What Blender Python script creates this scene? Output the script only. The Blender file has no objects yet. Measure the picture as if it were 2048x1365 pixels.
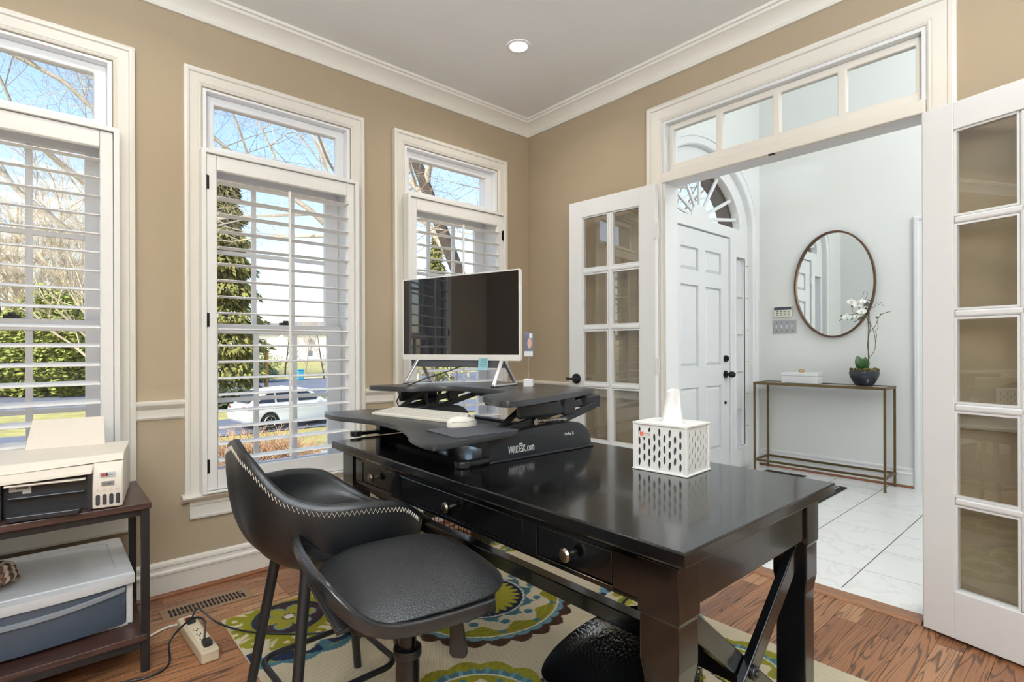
import bpy, bmesh, math, random
from math import sin, cos, pi, radians, sqrt, atan2, hypot
from mathutils import Vector, Matrix
from mathutils.geometry import tessellate_polygon

scene = bpy.context.scene
C = scene.collection
random.seed(7)

# ------------------------------------------------------------------ camera
F_PX, HOR, TH = 1062.0, 698.0, math.atan2(1062.0, 940.0)
ROLL = math.atan(7 / 2220.0)
EYE = Vector((0, 0, 1.13))
FW = Vector((cos(TH), sin(TH), 0)); RT = Vector((sin(TH), -cos(TH), 0)); UP = Vector((0, 0, 1))
cam_d = bpy.data.cameras.new('camera'); cam = bpy.data.objects.new('camera', cam_d); C.objects.link(cam)
r_ = RT * cos(ROLL) + UP * -sin(ROLL); u_ = UP * cos(ROLL) + RT * sin(ROLL)
m = Matrix.Identity(4)
for i in range(3):
    m[i][0] = r_[i]; m[i][1] = u_[i]; m[i][2] = -FW[i]; m[i][3] = EYE[i]
cam.matrix_world = m
cam_d.sensor_width = 36.0
cam_d.lens = 36.0 * F_PX / 2048.0
cam_d.shift_y = (HOR - 682.5) / 2048.0
cam_d.clip_start = 0.02; cam_d.clip_end = 500
scene.camera = cam

# ------------------------------------------------------------------ world, sun, exposure
SUN_EL, SUN_AZ = radians(40), radians(197)      # the sun stands to the left, a little behind the front wall
world = bpy.data.worlds.new('world'); scene.world = world; world.use_nodes = True
nt = world.node_tree; nt.nodes.clear()
sky = nt.nodes.new('ShaderNodeTexSky'); sky.sky_type = 'NISHITA'; sky.sun_disc = False
sky.sun_elevation = SUN_EL; sky.sun_rotation = radians(90) - SUN_AZ
sky.altitude = 100; sky.air_density = 1.0; sky.dust_density = 1.6; sky.ozone_density = 1.0
bg = nt.nodes.new('ShaderNodeBackground'); bg.inputs['Strength'].default_value = 0.42
wo = nt.nodes.new('ShaderNodeOutputWorld')
nt.links.new(sky.outputs[0], bg.inputs[0]); nt.links.new(bg.outputs[0], wo.inputs[0])
sun_d = bpy.data.lights.new('sun', 'SUN'); sun_d.energy = 5.6; sun_d.angle = radians(0.6); sun_d.color = (1, .95, .86)
sun = bpy.data.objects.new('sun', sun_d); C.objects.link(sun)
sdir = Vector((cos(SUN_EL) * cos(SUN_AZ), cos(SUN_EL) * sin(SUN_AZ), sin(SUN_EL)))
sun.rotation_euler = sdir.to_track_quat('Z', 'Y').to_euler(); sun.location = sdir * 60

vs = scene.view_settings
vs.view_transform = 'Standard'; vs.look = 'None'; vs.exposure = 0.0; vs.gamma = 1.0
vs.use_curve_mapping = False
scene.cycles.use_denoising = True
scene.cycles.max_bounces = 8; scene.cycles.transparent_max_bounces = 24
scene.cycles.sample_clamp_indirect = 6.0
scene.cycles.caustics_reflective = False; scene.cycles.caustics_refractive = False

# lamp powers (seen lamps and added unseen ones alike are built further down)
P_CAN, P_GLOBE, P_UP, P_TABLE, P_FOYER, P_FOYER2 = 5.0, 26.0, 480.0, 3.0, 60.0, 24.0
COOL = (.73, .865, 1.0)

# ------------------------------------------------------------------ material helpers
def newmat(name):
    mt = bpy.data.materials.new(name); mt.use_nodes = True
    t = mt.node_tree; t.nodes.clear()
    out = t.nodes.new('ShaderNodeOutputMaterial')
    return mt, t, out
def lin(c):   # sRGB 0-255 -> linear
    o = []
    for v in c[:3]:
        v = v / 255.0
        o.append(v / 12.92 if v <= .04045 else ((v + .055) / 1.055) ** 2.4)
    return (*o, 1.0)
MATS = {}
def M(name, col, rough=.5, metal=0.0, spec=.5, var=0.0, vscale=8.0, bump=0.0, bscale=60.0, stretch=None, coat=0.0,
      rvar=0.0, sheen=0.0):
    if name in MATS: return MATS[name]
    mt, t, out = newmat(name)
    p = t.nodes.new('ShaderNodeBsdfPrincipled')
    base = lin(col)
    p.inputs['Base Color'].default_value = base
    p.inputs['Roughness'].default_value = rough; p.inputs['Metallic'].default_value = metal
    p.inputs['Specular IOR Level'].default_value = spec
    p.inputs['Coat Weight'].default_value = coat
    if sheen: p.inputs['Sheen Weight'].default_value = sheen
    tc = t.nodes.new('ShaderNodeTexCoord'); mp = t.nodes.new('ShaderNodeMapping')
    t.links.new(tc.outputs['Object'], mp.inputs[0])
    if stretch: mp.inputs['Scale'].default_value = stretch
    nz = t.nodes.new('ShaderNodeTexNoise'); nz.inputs['Scale'].default_value = vscale; nz.inputs['Detail'].default_value = 4
    t.links.new(mp.outputs[0], nz.inputs[0])
    if var:
        r = t.nodes.new('ShaderNodeValToRGB')
        r.color_ramp.elements[0].position = .3; r.color_ramp.elements[1].position = .7
        a = tuple(max(0, base[i] * (1 - var)) for i in range(3)) + (1,)
        b = tuple(min(1, base[i] * (1 + var)) for i in range(3)) + (1,)
        r.color_ramp.elements[0].color = a; r.color_ramp.elements[1].color = b
        t.links.new(nz.outputs[0], r.inputs[0]); t.links.new(r.outputs[0], p.inputs['Base Color'])
    if rvar:
        mr = t.nodes.new('ShaderNodeMapRange'); mr.inputs[3].default_value = max(0, rough - rvar); mr.inputs[4].default_value = rough + rvar
        t.links.new(nz.outputs[0], mr.inputs[0]); t.links.new(mr.outputs[0], p.inputs['Roughness'])
    if bump:
        n2 = t.nodes.new('ShaderNodeTexNoise'); n2.inputs['Scale'].default_value = bscale; n2.inputs['Detail'].default_value = 3
        t.links.new(mp.outputs[0], n2.inputs[0])
        b = t.nodes.new('ShaderNodeBump'); b.inputs['Strength'].default_value = bump; b.inputs['Distance'].default_value = .004
        t.links.new(n2.outputs[0], b.inputs['Height']); t.links.new(b.outputs[0], p.inputs['Normal'])
    t.links.new(p.outputs[0], out.inputs[0])
    MATS[name] = mt
    return mt
def glass_mat(name, tint=(1, 1, 1), ior=1.5, extra=0.0):
    mt, t, out = newmat(name)
    tr = t.nodes.new('ShaderNodeBsdfTransparent'); tr.inputs[0].default_value = (*tint, 1)
    gl = t.nodes.new('ShaderNodeBsdfGlossy'); gl.inputs['Roughness'].default_value = .0
    fr = t.nodes.new('ShaderNodeFresnel')
    ge = t.nodes.new('ShaderNodeNewGeometry'); mi_ = t.nodes.new('ShaderNodeMapRange')
    mi_.inputs[3].default_value = ior; mi_.inputs[4].default_value = 1.0 / ior          # thin pane: no total reflection on the far face
    t.links.new(ge.outputs['Backfacing'], mi_.inputs[0]); t.links.new(mi_.outputs[0], fr.inputs[0])
    mx = t.nodes.new('ShaderNodeMixShader')
    if extra:
        ad = t.nodes.new('ShaderNodeMath'); ad.operation = 'ADD'; ad.use_clamp = True; ad.inputs[1].default_value = extra
        t.links.new(fr.outputs[0], ad.inputs[0]); t.links.new(ad.outputs[0], mx.inputs[0])
    else:
        t.links.new(fr.outputs[0], mx.inputs[0])
    t.links.new(tr.outputs[0], mx.inputs[1]); t.links.new(gl.outputs[0], mx.inputs[2])
    t.links.new(mx.outputs[0], out.inputs[0]); MATS[name] = mt
    return mt
def emit_mat(name, col, strength):
    mt, t, out = newmat(name)
    e = t.nodes.new('ShaderNodeEmission'); e.inputs[0].default_value = lin(col); e.inputs[1].default_value = strength
    t.links.new(e.outputs[0], out.inputs[0]); MATS[name] = mt
    return mt

# ------------------------------------------------------------------ mesh helpers
class MB:
    def __init__(s): s.v = []; s.f = []
    def add(s, vs_, fs_):
        o = len(s.v); s.v += [tuple(p) for p in vs_]; s.f += [tuple(i + o for i in q) for q in fs_]; return s
    def box(s, a, b):
        x0, y0, z0 = (min(a[i], b[i]) for i in range(3)); x1, y1, z1 = (max(a[i], b[i]) for i in range(3))
        return s.add([(x0,y0,z0),(x1,y0,z0),(x1,y1,z0),(x0,y1,z0),(x0,y0,z1),(x1,y0,z1),(x1,y1,z1),(x0,y1,z1)],
                     [(0,3,2,1),(4,5,6,7),(0,1,5,4),(1,2,6,5),(2,3,7,6),(3,0,4,7)])
    def beam(s, p, q, w, h, up=(0,0,1)):
        p = Vector(p); q = Vector(q); d = (q - p).normalized(); upv = Vector(up)
        if abs(d.dot(upv)) > .98: upv = Vector((1,0,0))
        a = d.cross(upv).normalized() * (w / 2); b = a.cross(d).normalized() * (h / 2)
        vs_ = [p-a-b, p+a-b, p+a+b, p-a+b, q-a-b, q+a-b, q+a+b, q-a+b]
        return s.add(vs_, [(0,3,2,1),(4,5,6,7),(0,1,5,4),(1,2,6,5),(2,3,7,6),(3,0,4,7)])
    def cyl(s, p, q, r0, r1=None, n=16, cap=True):
        if r1 is None: r1 = r0
        p = Vector(p); q = Vector(q); d = (q - p).normalized()
        a = d.orthogonal().normalized(); b = d.cross(a)
        vs_ = []
        for k in range(n):
            t = 2 * pi * k / n; e = a * cos(t) + b * sin(t)
            vs_ += [p + e * r0, q + e * r1]
        fs_ = [(2*k, 2*((k+1)%n), 2*((k+1)%n)+1, 2*k+1) for k in range(n)]
        if cap: fs_ += [tuple(2*k for k in reversed(range(n))), tuple(2*k+1 for k in range(n))]
        return s.add(vs_, fs_)
    def tube(s, pts, r, n=8, closed=False, flat=None):
        pts = [Vector(p) for p in pts]; N = len(pts); rs = r if isinstance(r, (list, tuple)) else [r] * N
        vs_ = []; prev = None
        for i, p in enumerate(pts):
            if closed: d = pts[(i+1) % N] - pts[i-1]
            else: d = pts[min(i+1, N-1)] - pts[max(i-1, 0)]
            d.normalize()
            if prev is None: a = d.orthogonal().normalized()
            else:
                a = prev - d * prev.dot(d)
                a = a.normalized() if a.length > 1e-6 else d.orthogonal().normalized()
            prev = a; b = d.cross(a)
            for k in range(n):
                t = 2 * pi * k / n; vs_.append(p + (a * cos(t) + b * sin(t)) * rs[i])
        fs_ = []
        for i in range(N if closed else N - 1):
            j = (i + 1) % N
            for k in range(n):
                l = (k + 1) % n; fs_.append((i*n+k, i*n+l, j*n+l, j*n+k))
        if not closed: fs_ += [tuple(reversed(range(n))), tuple((N-1)*n + k for k in range(n))]
        return s.add(vs_, fs_)
    def lathe(s, prof, n=24, c=(0,0,0), closed=False):
        vs_ = []; P = len(prof)
        for k in range(n):
            t = 2 * pi * k / n
            for (r, z) in prof: vs_.append((c[0] + r*cos(t), c[1] + r*sin(t), c[2] + z))
        fs_ = []
        for k in range(n):
            l = (k + 1) % n
            for i in range(P - 1 if not closed else P):
                j = (i + 1) % P
                fs_.append((k*P+i, l*P+i, l*P+j, k*P+j))
        return s.add(vs_, fs_)
    def plate(s, outer, holes, t, mat=None):
        """flat outline with holes in local xy, thickness t along +z, placed by 4x4 mat"""
        mat = mat or Matrix.Identity(4)
        loops = [outer] + list(holes)
        flat = [p for l in loops for p in l]
        tris = tessellate_polygon([[Vector((p[0], p[1], 0)) for p in l] for l in loops])
        n = len(flat)
        vs_ = [mat @ Vector((p[0], p[1], 0)) for p in flat] + [mat @ Vector((p[0], p[1], t)) for p in flat]
        fs_ = []
        for a, b, c in tris:
            pa, pb, pc = flat[a], flat[b], flat[c]
            cr = (pb[0]-pa[0])*(pc[1]-pa[1]) - (pb[1]-pa[1])*(pc[0]-pa[0])
            if cr < 0: b, c = c, b
            fs_.append((a, c, b)); fs_.append((a + n, b + n, c + n))
        o = 0
        for li, l in enumerate(loops):
            ar = sum(l[i][0]*l[(i+1)%len(l)][1] - l[(i+1)%len(l)][0]*l[i][1] for i in range(len(l)))
            ccw = ar > 0
            for i in range(len(l)):
                a = o + i; b = o + (i + 1) % len(l)
                q = (a, b, b + n, a + n) if (ccw == (li == 0)) else (b, a, a + n, b + n)
                fs_.append(q)
            o += len(l)
        return s.add(vs_, fs_)
    def sweep(s, prof, path, closed=False):
        """prof: (out, up) offsets; path: list of (pos, outdir, updir)"""
        n = len(prof); vs_ = []
        for p, o_, u2 in path:
            for a, b in prof: vs_.append(Vector(p) + Vector(o_) * a + Vector(u2) * b)
        fs_ = []; N = len(path)
        for i in range(N if closed else N - 1):
            j = (i + 1) % N
            for k in range(n):
                l = (k + 1) % n; fs_.append((i*n+k, j*n+k, j*n+l, i*n+l))
        if not closed: fs_ += [tuple(range(n)), tuple((N-1)*n + k for k in reversed(range(n)))]
        return s.add(vs_, fs_)
    def grid(s, fn, nu, nv, closeu=False):
        vs_ = [fn(i / (nu if closeu else nu - 1), j / (nv - 1)) for i in range(nu) for j in range(nv)]
        fs_ = []
        for i in range(nu if closeu else nu - 1):
            k = (i + 1) % nu
            for j in range(nv - 1): fs_.append((i*nv+j, k*nv+j, k*nv+j+1, i*nv+j+1))
        return s.add(vs_, fs_)
    def mesh(s, name, bevel=0, seg=2, smooth=None, xf=None, fix=True):
        me = bpy.data.meshes.new(name); me.from_pydata([tuple(p) for p in s.v], [], s.f)
        if bevel or fix or xf is not None:
            bm = bmesh.new(); bm.from_mesh(me)
            if xf is not None: bmesh.ops.transform(bm, matrix=xf, verts=bm.verts)
            if fix: bmesh.ops.recalc_face_normals(bm, faces=bm.faces)
            if bevel:
                ed = [e for e in bm.edges if len(e.link_faces) == 2 and e.calc_face_angle(0) > .5]
                try: bmesh.ops.bevel(bm, geom=ed, offset=bevel, segments=seg, profile=.5, affect='EDGES', clamp_overlap=True)
                except Exception: pass
            bm.to_mesh(me); bm.free()
        if smooth is not None and smooth:
            for p in me.polygons: p.use_smooth = True
            if smooth < 3: me.set_sharp_from_angle(angle=smooth)
        return me

WM = {}
def wm(o): return WM.get(o.name, Matrix.Identity(4))
def link(name, me, mat=None, parent=None, kind=None, label=None):
    """mesh given in world coordinates"""
    o = bpy.data.objects.new(name, me); C.objects.link(o)
    if mat is not None and len(me.materials) == 0: me.materials.append(mat)
    if parent is not None:
        o.parent = parent; o.matrix_parent_inverse = wm(parent).inverted()
    WM[o.name] = Matrix.Identity(4)
    if kind: o['kind'] = kind
    if label: o['label'] = label
    return o
def obj(name, mb, mat, parent=None, bevel=0, seg=2, smooth=None, kind=None, label=None, xf=None, fix=True):
    return link(name, mb.mesh(name, bevel, seg, smooth, xf, fix), mat, parent, kind, label)
def tag(o, label, cat=None, group=None, kind=None):
    o['label'] = label
    if cat: o['category'] = cat
    if group: o['group'] = group
    if kind: o['kind'] = kind
    return o
def thing(name, label, cat, loc=(0,0,0), rotz=0.0, group=None, kind=None):
    o = bpy.data.objects.new(name, None); C.objects.link(o); o.empty_display_size = .05
    o.location = loc; o.rotation_euler = (0, 0, rotz)
    WM[o.name] = Matrix.Translation(loc) @ Matrix.Rotation(rotz, 4, 'Z')
    return tag(o, label, cat, group, kind)
def part(name, mb, mat, parent, bevel=0, seg=2, smooth=None, kind=None, label=None, xf=None):
    """mesh given in the coordinates of the thing (children inherit its frame)"""
    o = bpy.data.objects.new(name, mb.mesh(name, bevel, seg, smooth, xf)); C.objects.link(o)
    o.data.materials.append(mat); o.parent = parent
    WM[o.name] = wm(parent)
    if kind: o['kind'] = kind
    if label: o['label'] = label
    return o
def share(name, src, parent, loc=(0,0,0), rot=(0,0,0), scale=(1,1,1)):
    o = bpy.data.objects.new(name, src if isinstance(src, bpy.types.Mesh) else src.data); C.objects.link(o)
    o.parent = parent; o.location = loc; o.rotation_euler = rot; o.scale = scale
    WM[o.name] = wm(parent) @ o.matrix_basis
    return o
def text_mesh(name, s_, size, extrude=.0004, align='LEFT'):
    cu = bpy.data.curves.new(name, 'FONT'); cu.body = s_; cu.size = size; cu.extrude = extrude; cu.align_x = align
    cu.resolution_u = 3
    o = bpy.data.objects.new(name, cu); C.objects.link(o)
    dg = bpy.context.evaluated_depsgraph_get()
    me = bpy.data.meshes.new_from_object(o.evaluated_get(dg))
    bpy.data.objects.remove(o); bpy.data.curves.remove(cu)
    return me
def frame_m(p, x, y):
    x = Vector(x).normalized(); y = Vector(y).normalized(); z = x.cross(y)
    m_ = Matrix.Identity(4)
    for i in range(3): m_[i][0] = x[i]; m_[i][1] = y[i]; m_[i][2] = z[i]; m_[i][3] = p[i]
    return m_
def rect(x0, y0, x1, y1): return [(x0, y0), (x1, y0), (x1, y1), (x0, y1)]
def rrect(x0, y0, x1, y1, r, n=5):
    pts = []
    for cx_, cy_, a in ((x1-r, y0+r, -pi/2), (x1-r, y1-r, 0), (x0+r, y1-r, pi/2), (x0+r, y0+r, pi)):
        for k in range(n + 1):
            t = a + (pi/2) * k / n; pts.append((cx_ + r*cos(t), cy_ + r*sin(t)))
    return pts
def hollow(x0, y0, x1, y1, hx0, hy0, hx1, hy1): return rect(x0, y0, x1, y1), [rect(hx0, hy0, hx1, hy1)]

# ------------------------------------------------------------------ common materials
WHITE = M('white_trim_paint', (234, 229, 220), .42, var=.015, vscale=3)
WHITE2 = M('white_door_paint', (234, 235, 237), .4, var=.012, vscale=3)
VINYL = M('white_vinyl', (247, 247, 249), .35)
TAN = M('tan_wall_paint', (172, 155, 131), .75, var=.02, vscale=2.5, bump=.05, bscale=220)
FOYW = M('foyer_white_paint', (236, 236, 233), .7, var=.01, vscale=2)
CEIL = M('ceiling_paint', (238, 238, 237), .85, var=.012, vscale=4, bump=.04, bscale=160)
BLACKW = M('black_lacquered_wood', (12, 12, 13), .15, var=.15, vscale=6, rvar=.04, bump=.04, bscale=9, stretch=(1, .12, 1), coat=.15)
BLACKM = M('black_metal', (22, 22, 24), .38, metal=.0, spec=.5)
BLACKP = M('black_plastic', (24, 25, 27), .42)
CHROME = M('brushed_nickel', (170, 168, 164), .22, metal=1)
BRONZE = M('dark_bronze', (34, 31, 30), .38, metal=.6)
GLASS = glass_mat('window_glass', (.98, .99, .99), 1.45)
DGLASS = glass_mat('door_glass', (.96, .97, .96), 1.5, .05)
WHITEP = M('white_plastic', (236, 234, 230), .38)
# ================================================================== structure
XW, YW, ZC = 2.72, 2.885, 2.80          # foyer wall face, window wall face, ceiling
XL, YB = -1.75, -1.7                    # far walls behind the camera
YO = 3.08                               # outside face of the window wall
WC = [-.14, .948, 2.043]                # window centres
W_IN = .37                              # half opening
def wall_with_holes(name, u0, u1, v0, v1, holes, matrix, t, mat):
    mb = MB(); mb.plate(rect(u0, v0, u1, v1), [rect(*h) for h in holes], t, matrix)
    return obj(name, mb, mat, kind='structure')
# window wall: local x = world x, y = z, extrude +y  (x cross z = -y so flip by using -x)
Mfront = frame_m((0, YO, 0), (1, 0, 0), (0, 0, 1))     # z axis = -y : extrudes from outside face to the room
wall_with_holes('wall_front', XL - .15, XW + .13, -.35, ZC + .25, [(c - W_IN, .47, c + W_IN, 2.385) for c in WC], Mfront, YO - YW, TAN)
# foyer wall: local x = +y, y = z, z axis = +x : extrudes from the room face to the foyer face
OY0, OY1, OZ = .50, 1.735, 2.45          # French door opening incl. transom
Mright = frame_m((XW, 0, 0), (0, 1, 0), (0, 0, 1))
for nm, xa, xb, yt, zt, mt_ in (('wall_right', XW, XW + .06, YW, ZC + .25, TAN), ('wall_foyer_left', XW + .06, XW + .12, YO, 4.6, FOYW)):
    mbw = MB().box((xa, YB - .15, -.35), (xb, OY0, zt)).box((xa, OY1, -.35), (xb, yt, zt)).box((xa, OY0, OZ), (xb, OY1, zt))
    obj(nm, mbw, mt_, kind='structure')
obj('wall_back', MB().box((XL - .15, YB - .15, -.35), (XW + .12, YB, ZC + .25)), TAN, kind='structure')
obj('wall_left', MB().box((XL - .15, YB, -.35), (XL, YW, ZC + .25)), TAN, kind='structure')
obj('ceiling', MB().box((XL, YB, ZC), (XW, YW, ZC + .1)), CEIL, kind='structure')
obj('roof_slab', MB().box((XL - .4, YB - .4, ZC + .12), (XW + .05, YO + .35, ZC + .3)), FOYW, kind='structure')

# ---- wood floor: subfloor + oak strips
def oak():
    mt, t, out = newmat('oak_floor')
    N = t.nodes.new; L = t.links.new
    p = N('ShaderNodeBsdfPrincipled'); tc = N('ShaderNodeTexCoord'); oi = N('ShaderNodeObjectInfo')
    mul = N('ShaderNodeMath'); mul.operation = 'MULTIPLY'; mul.inputs[1].default_value = 37.0; L(oi.outputs['Random'], mul.inputs[0])
    cb = N('ShaderNodeCombineXYZ'); L(mul.outputs[0], cb.inputs[0]); L(mul.outputs[0], cb.inputs[1])
    ad = N('ShaderNodeVectorMath'); ad.operation = 'ADD'; L(tc.outputs['Object'], ad.inputs[0]); L(cb.outputs[0], ad.inputs[1])
    m1 = N('ShaderNodeMapping'); m1.inputs['Scale'].default_value = (.42, 6.5, 1); L(ad.outputs[0], m1.inputs[0])
    n1 = N('ShaderNodeTexNoise'); n1.inputs['Scale'].default_value = 2.2; n1.inputs['Detail'].default_value = 2.2; n1.inputs['Roughness'].default_value = .4; L(m1.outputs[0], n1.inputs[0])
    # cathedral rings: contour lines of a stretched noise field
    k = N('ShaderNodeMath'); k.operation = 'MULTIPLY'; k.inputs[1].default_value = 85.0; L(n1.outputs[0], k.inputs[0])
    s_ = N('ShaderNodeMath'); s_.operation = 'SINE'; L(k.outputs[0], s_.inputs[0])
    r1 = N('ShaderNodeValToRGB'); r1.color_ramp.elements[0].position = .45; r1.color_ramp.elements[1].position = .98
    r1.color_ramp.elements[0].color = (0, 0, 0, 1); r1.color_ramp.elements[1].color = (1, 1, 1, 1); L(s_.outputs[0], r1.inputs[0])
    m2 = N('ShaderNodeMapping'); m2.inputs['Scale'].default_value = (3.0, 110.0, 1); L(ad.outputs[0], m2.inputs[0])
    n2 = N('ShaderNodeTexNoise'); n2.inputs['Scale'].default_value = 2.0; n2.inputs['Detail'].default_value = 5; L(m2.outputs[0], n2.inputs[0])
    r2 = N('ShaderNodeValToRGB'); r2.color_ramp.elements[0].position = .52; r2.color_ramp.elements[1].position = .68
    r2.color_ramp.elements[0].color = (0, 0, 0, 1); r2.color_ramp.elements[1].color = (1, 1, 1, 1); L(n2.outputs[0], r2.inputs[0])
    base = N('ShaderNodeValToRGB'); L(oi.outputs['Random'], base.inputs[0])
    base.color_ramp.elements[0].color = lin((132, 86, 56)); base.color_ramp.elements[1].color = lin((188, 144, 108))
    e = base.color_ramp.elements.new(.5); e.color = lin((160, 110, 74))
    dark = N('ShaderNodeMixRGB'); dark.blend_type = 'MIX'; dark.inputs[2].default_value = lin((58, 36, 24))
    f1 = N('ShaderNodeMath'); f1.operation = 'MULTIPLY'; f1.inputs[1].default_value = .8; L(r1.outputs[0], f1.inputs[0])
    L(f1.outputs[0], dark.inputs[0]); L(base.outputs[0], dark.inputs[1])
    d2 = N('ShaderNodeMixRGB'); d2.inputs[2].default_value = lin((74, 46, 28))
    f2 = N('ShaderNodeMath'); f2.operation = 'MULTIPLY'; f2.inputs[1].default_value = .45; L(r2.outputs[0], f2.inputs[0])
    L(f2.outputs[0], d2.inputs[0]); L(dark.outputs[0], d2.inputs[1])
    L(d2.outputs[0], p.inputs['Base Color'])
    p.inputs['Roughness'].default_value = .3; p.inputs['Specular IOR Level'].default_value = .45
    b = N('ShaderNodeBump'); b.inputs['Strength'].default_value = .12; b.inputs['Distance'].default_value = .002; L(f1.outputs[0], b.inputs['Height']); b.invert = True
    L(b.outputs[0], p.inputs['Normal']); L(p.outputs[0], out.inputs[0])
    return mt
OAK = oak()
DARKGAP = M('floor_gap', (30, 20, 14), .8)
floor = obj('floor', MB().box((XL, YB, -.06), (XW, YW, -.018)), DARKGAP, kind='structure')
PW = .083
plank_mesh = {}
def plank(x0, x1, y0, w=PW):
    Ln = round(x1 - x0, 2); key = (Ln, round(w, 3))
    if key not in plank_mesh:
        me = MB().box((0, .0006, -.018), (Ln - .0012, w - .0006, 0)).mesh('plank', bevel=.0009, seg=1); me.materials.append(OAK)
        plank_mesh[key] = me
    o = bpy.data.objects.new('plank', plank_mesh[key]); C.objects.link(o); o.parent = floor; o.location = (x0, y0, 0)
    WM[o.name] = Matrix.Identity(4)
rp = random.Random(3)
y = .614 - PW * 28; rows = []
while y < YW - .02:
    rows.append(y); y += PW
for y in rows:
    x = XL - rp.choice([.0, .2, .35, .5, .65])
    near = y > -.35
    while x < XW - .06:
        Ln = rp.choice([.6, .8, 1.0, 1.2] if near else [1.2, 1.6])
        x1 = min(x + Ln, XW - .035)
        if x1 - x > .04 and x1 > XL: plank(max(x, XL), x1, max(y, YB), min(PW, YW - y))
        x = x + Ln

# ---- foyer: white marble tiles, threshold strip
def marble():
    mt, t, out = newmat('white_marble_tile'); N = t.nodes.new; L = t.links.new
    p = N('ShaderNodeBsdfPrincipled'); tc = N('ShaderNodeTexCoord'); oi = N('ShaderNodeObjectInfo')
    mu = N('ShaderNodeMath'); mu.operation = 'MULTIPLY'; mu.inputs[1].default_value = 20; L(oi.outputs['Random'], mu.inputs[0])
    cb = N('ShaderNodeCombineXYZ'); L(mu.outputs[0], cb.inputs[0]); L(mu.outputs[0], cb.inputs[2])
    ad = N('ShaderNodeVectorMath'); ad.operation = 'ADD'; L(tc.outputs['Object'], ad.inputs[0]); L(cb.outputs[0], ad.inputs[1])
    n1 = N('ShaderNodeTexNoise'); n1.inputs['Scale'].default_value = 3; n1.inputs['Detail'].default_value = 6; n1.inputs['Distortion'].default_value = 1.2; L(ad.outputs[0], n1.inputs[0])
    r = N('ShaderNodeValToRGB'); r.color_ramp.elements[0].position = .47; r.color_ramp.elements[0].color = lin((236, 235, 233))
    r.color_ramp.elements[1].position = .53; r.color_ramp.elements[1].color = lin((236, 235, 233))
    e = r.color_ramp.elements.new(.5); e.color = lin((226, 225, 224)); L(n1.outputs[0], r.inputs[0])
    L(r.outputs[0], p.inputs['Base Color']); p.inputs['Roughness'].default_value = .22; p.inputs['Specular IOR Level'].default_value = .5
    L(p.outputs[0], out.inputs[0]); return mt
MARBLE = marble()
GROUT = M('grey_grout', (84, 80, 78), .8)
FX0, FX1, FY0, FY1 = 2.79, 5.18, -1.6, 2.25       # foyer extents
ff = obj('floor_foyer', MB().box((XW - .02, FY0, -.05), (FX1, FY1, .0108)), GROUT, kind='structure')
TS = .3635
tm = MB().box((.0024, .0024, .003), (TS - .0024, TS - .0024, .012)).mesh('tile', bevel=.0012, seg=1); tm.materials.append(MARBLE)
xs = [2.742 + .002]; ys = .838
tx = 3.093
cols = [tx - TS] + [tx + TS * k for k in range(6)]
for x in cols:
    for k in range(-6, 5):
        y0 = ys + TS * k
        if y0 + TS < FY0: continue
        x1 = min(x + TS, FX1); x0 = max(x, 2.742); y1 = min(y0 + TS, FY1); y0c = max(y0, FY0)
        if x1 - x0 < .01 or y1 - y0c < .01: continue
        if abs(x1 - x0 - TS) < 1e-4 and abs(y1 - y0c - TS) < 1e-4:
            o = bpy.data.objects.new('tile', tm)
        else:
            me = MB().box((.0024, .0024, .003), (x1 - x0 - .0024, y1 - y0c - .0024, .012)).mesh('tile', bevel=.0012, seg=1); me.materials.append(MARBLE)
            o = bpy.data.objects.new('tile', me)
        C.objects.link(o); o.parent = ff; o.location = (x0, y0c, 0)
thr = MB().sweep([(0, -.018), (.085, -.018), (.085, .012), (.02, .014), (.006, .009), (0, .002)],
                 [((XW - .05, OY0 + .015, 0), (1, 0, 0), (0, 0, 1)), ((XW - .05, OY1 - .015, 0), (1, 0, 0), (0, 0, 1))])
obj('trim_threshold', thr, M('threshold_oak', (142, 100, 72), .35, var=.35, vscale=12, stretch=(20, 1.2, 1)), kind='structure')
MARBS = obj('trim_threshold_marble', MB().box((XW + .033, OY0 + .015, 0), (XW + .06, OY1 - .015, .0135)), MARBLE, kind='structure')

# ---- foyer walls
obj('wall_foyer_right', MB().box((FX1, FY0, -.1), (FX1 + .12, FY1 + .12, 4.6)), FOYW, kind='structure')
obj('wall_foyer_back', MB().box((XW + .12, FY0 - .12, -.1), (FX1 + .12, FY0, 4.6)), FOYW, kind='structure')
obj('ceiling_foyer', MB().box((XW + .06, FY0 - .12, 4.5), (FX1 + .12, FY1 + .12, 4.6)), CEIL, kind='structure')

# ---- mouldings
CROWN = [(0, 0), (.016, 0), (.02, .012), (.012, .018), (.016, .03), (.034, .052), (.058, .07), (.074, .076), (.078, .088), (.088, .09), (.09, .104), (0, .104)]
zc = ZC - .104
crown = MB().sweep(CROWN, [((XL, YB, zc), (1, 1, 0), UP), ((XW, YB, zc), (-1, 1, 0), UP), ((XW, YW, zc), (-1, -1, 0), UP), ((XL, YW, zc), (1, -1, 0), UP)], closed=True)
obj('trim_crown', crown, WHITE, kind='structure', smooth=.5)
BASE = [(0, 0), (.015, 0), (.015, .098), (.02, .102), (.02, .112), (.013, .12), (.011, .133), (.015, .138), (.013, .15), (.005, .158), (0, .16)]
SHOE = [(.014, 0), (.03, 0), (.029, .008), (.024, .014), (.014, .018)]
RAIL = [(0, 0), (.008, .002), (.014, .012), (.011, .03), (.012, .048), (.02, .056), (.032, .07), (.034, .082), (.026, .086), (0, .088)]
SHOEM = M('oak_shoe', (118, 72, 44), .35, var=.3, vscale=10, stretch=(2, 14, 1))
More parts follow.
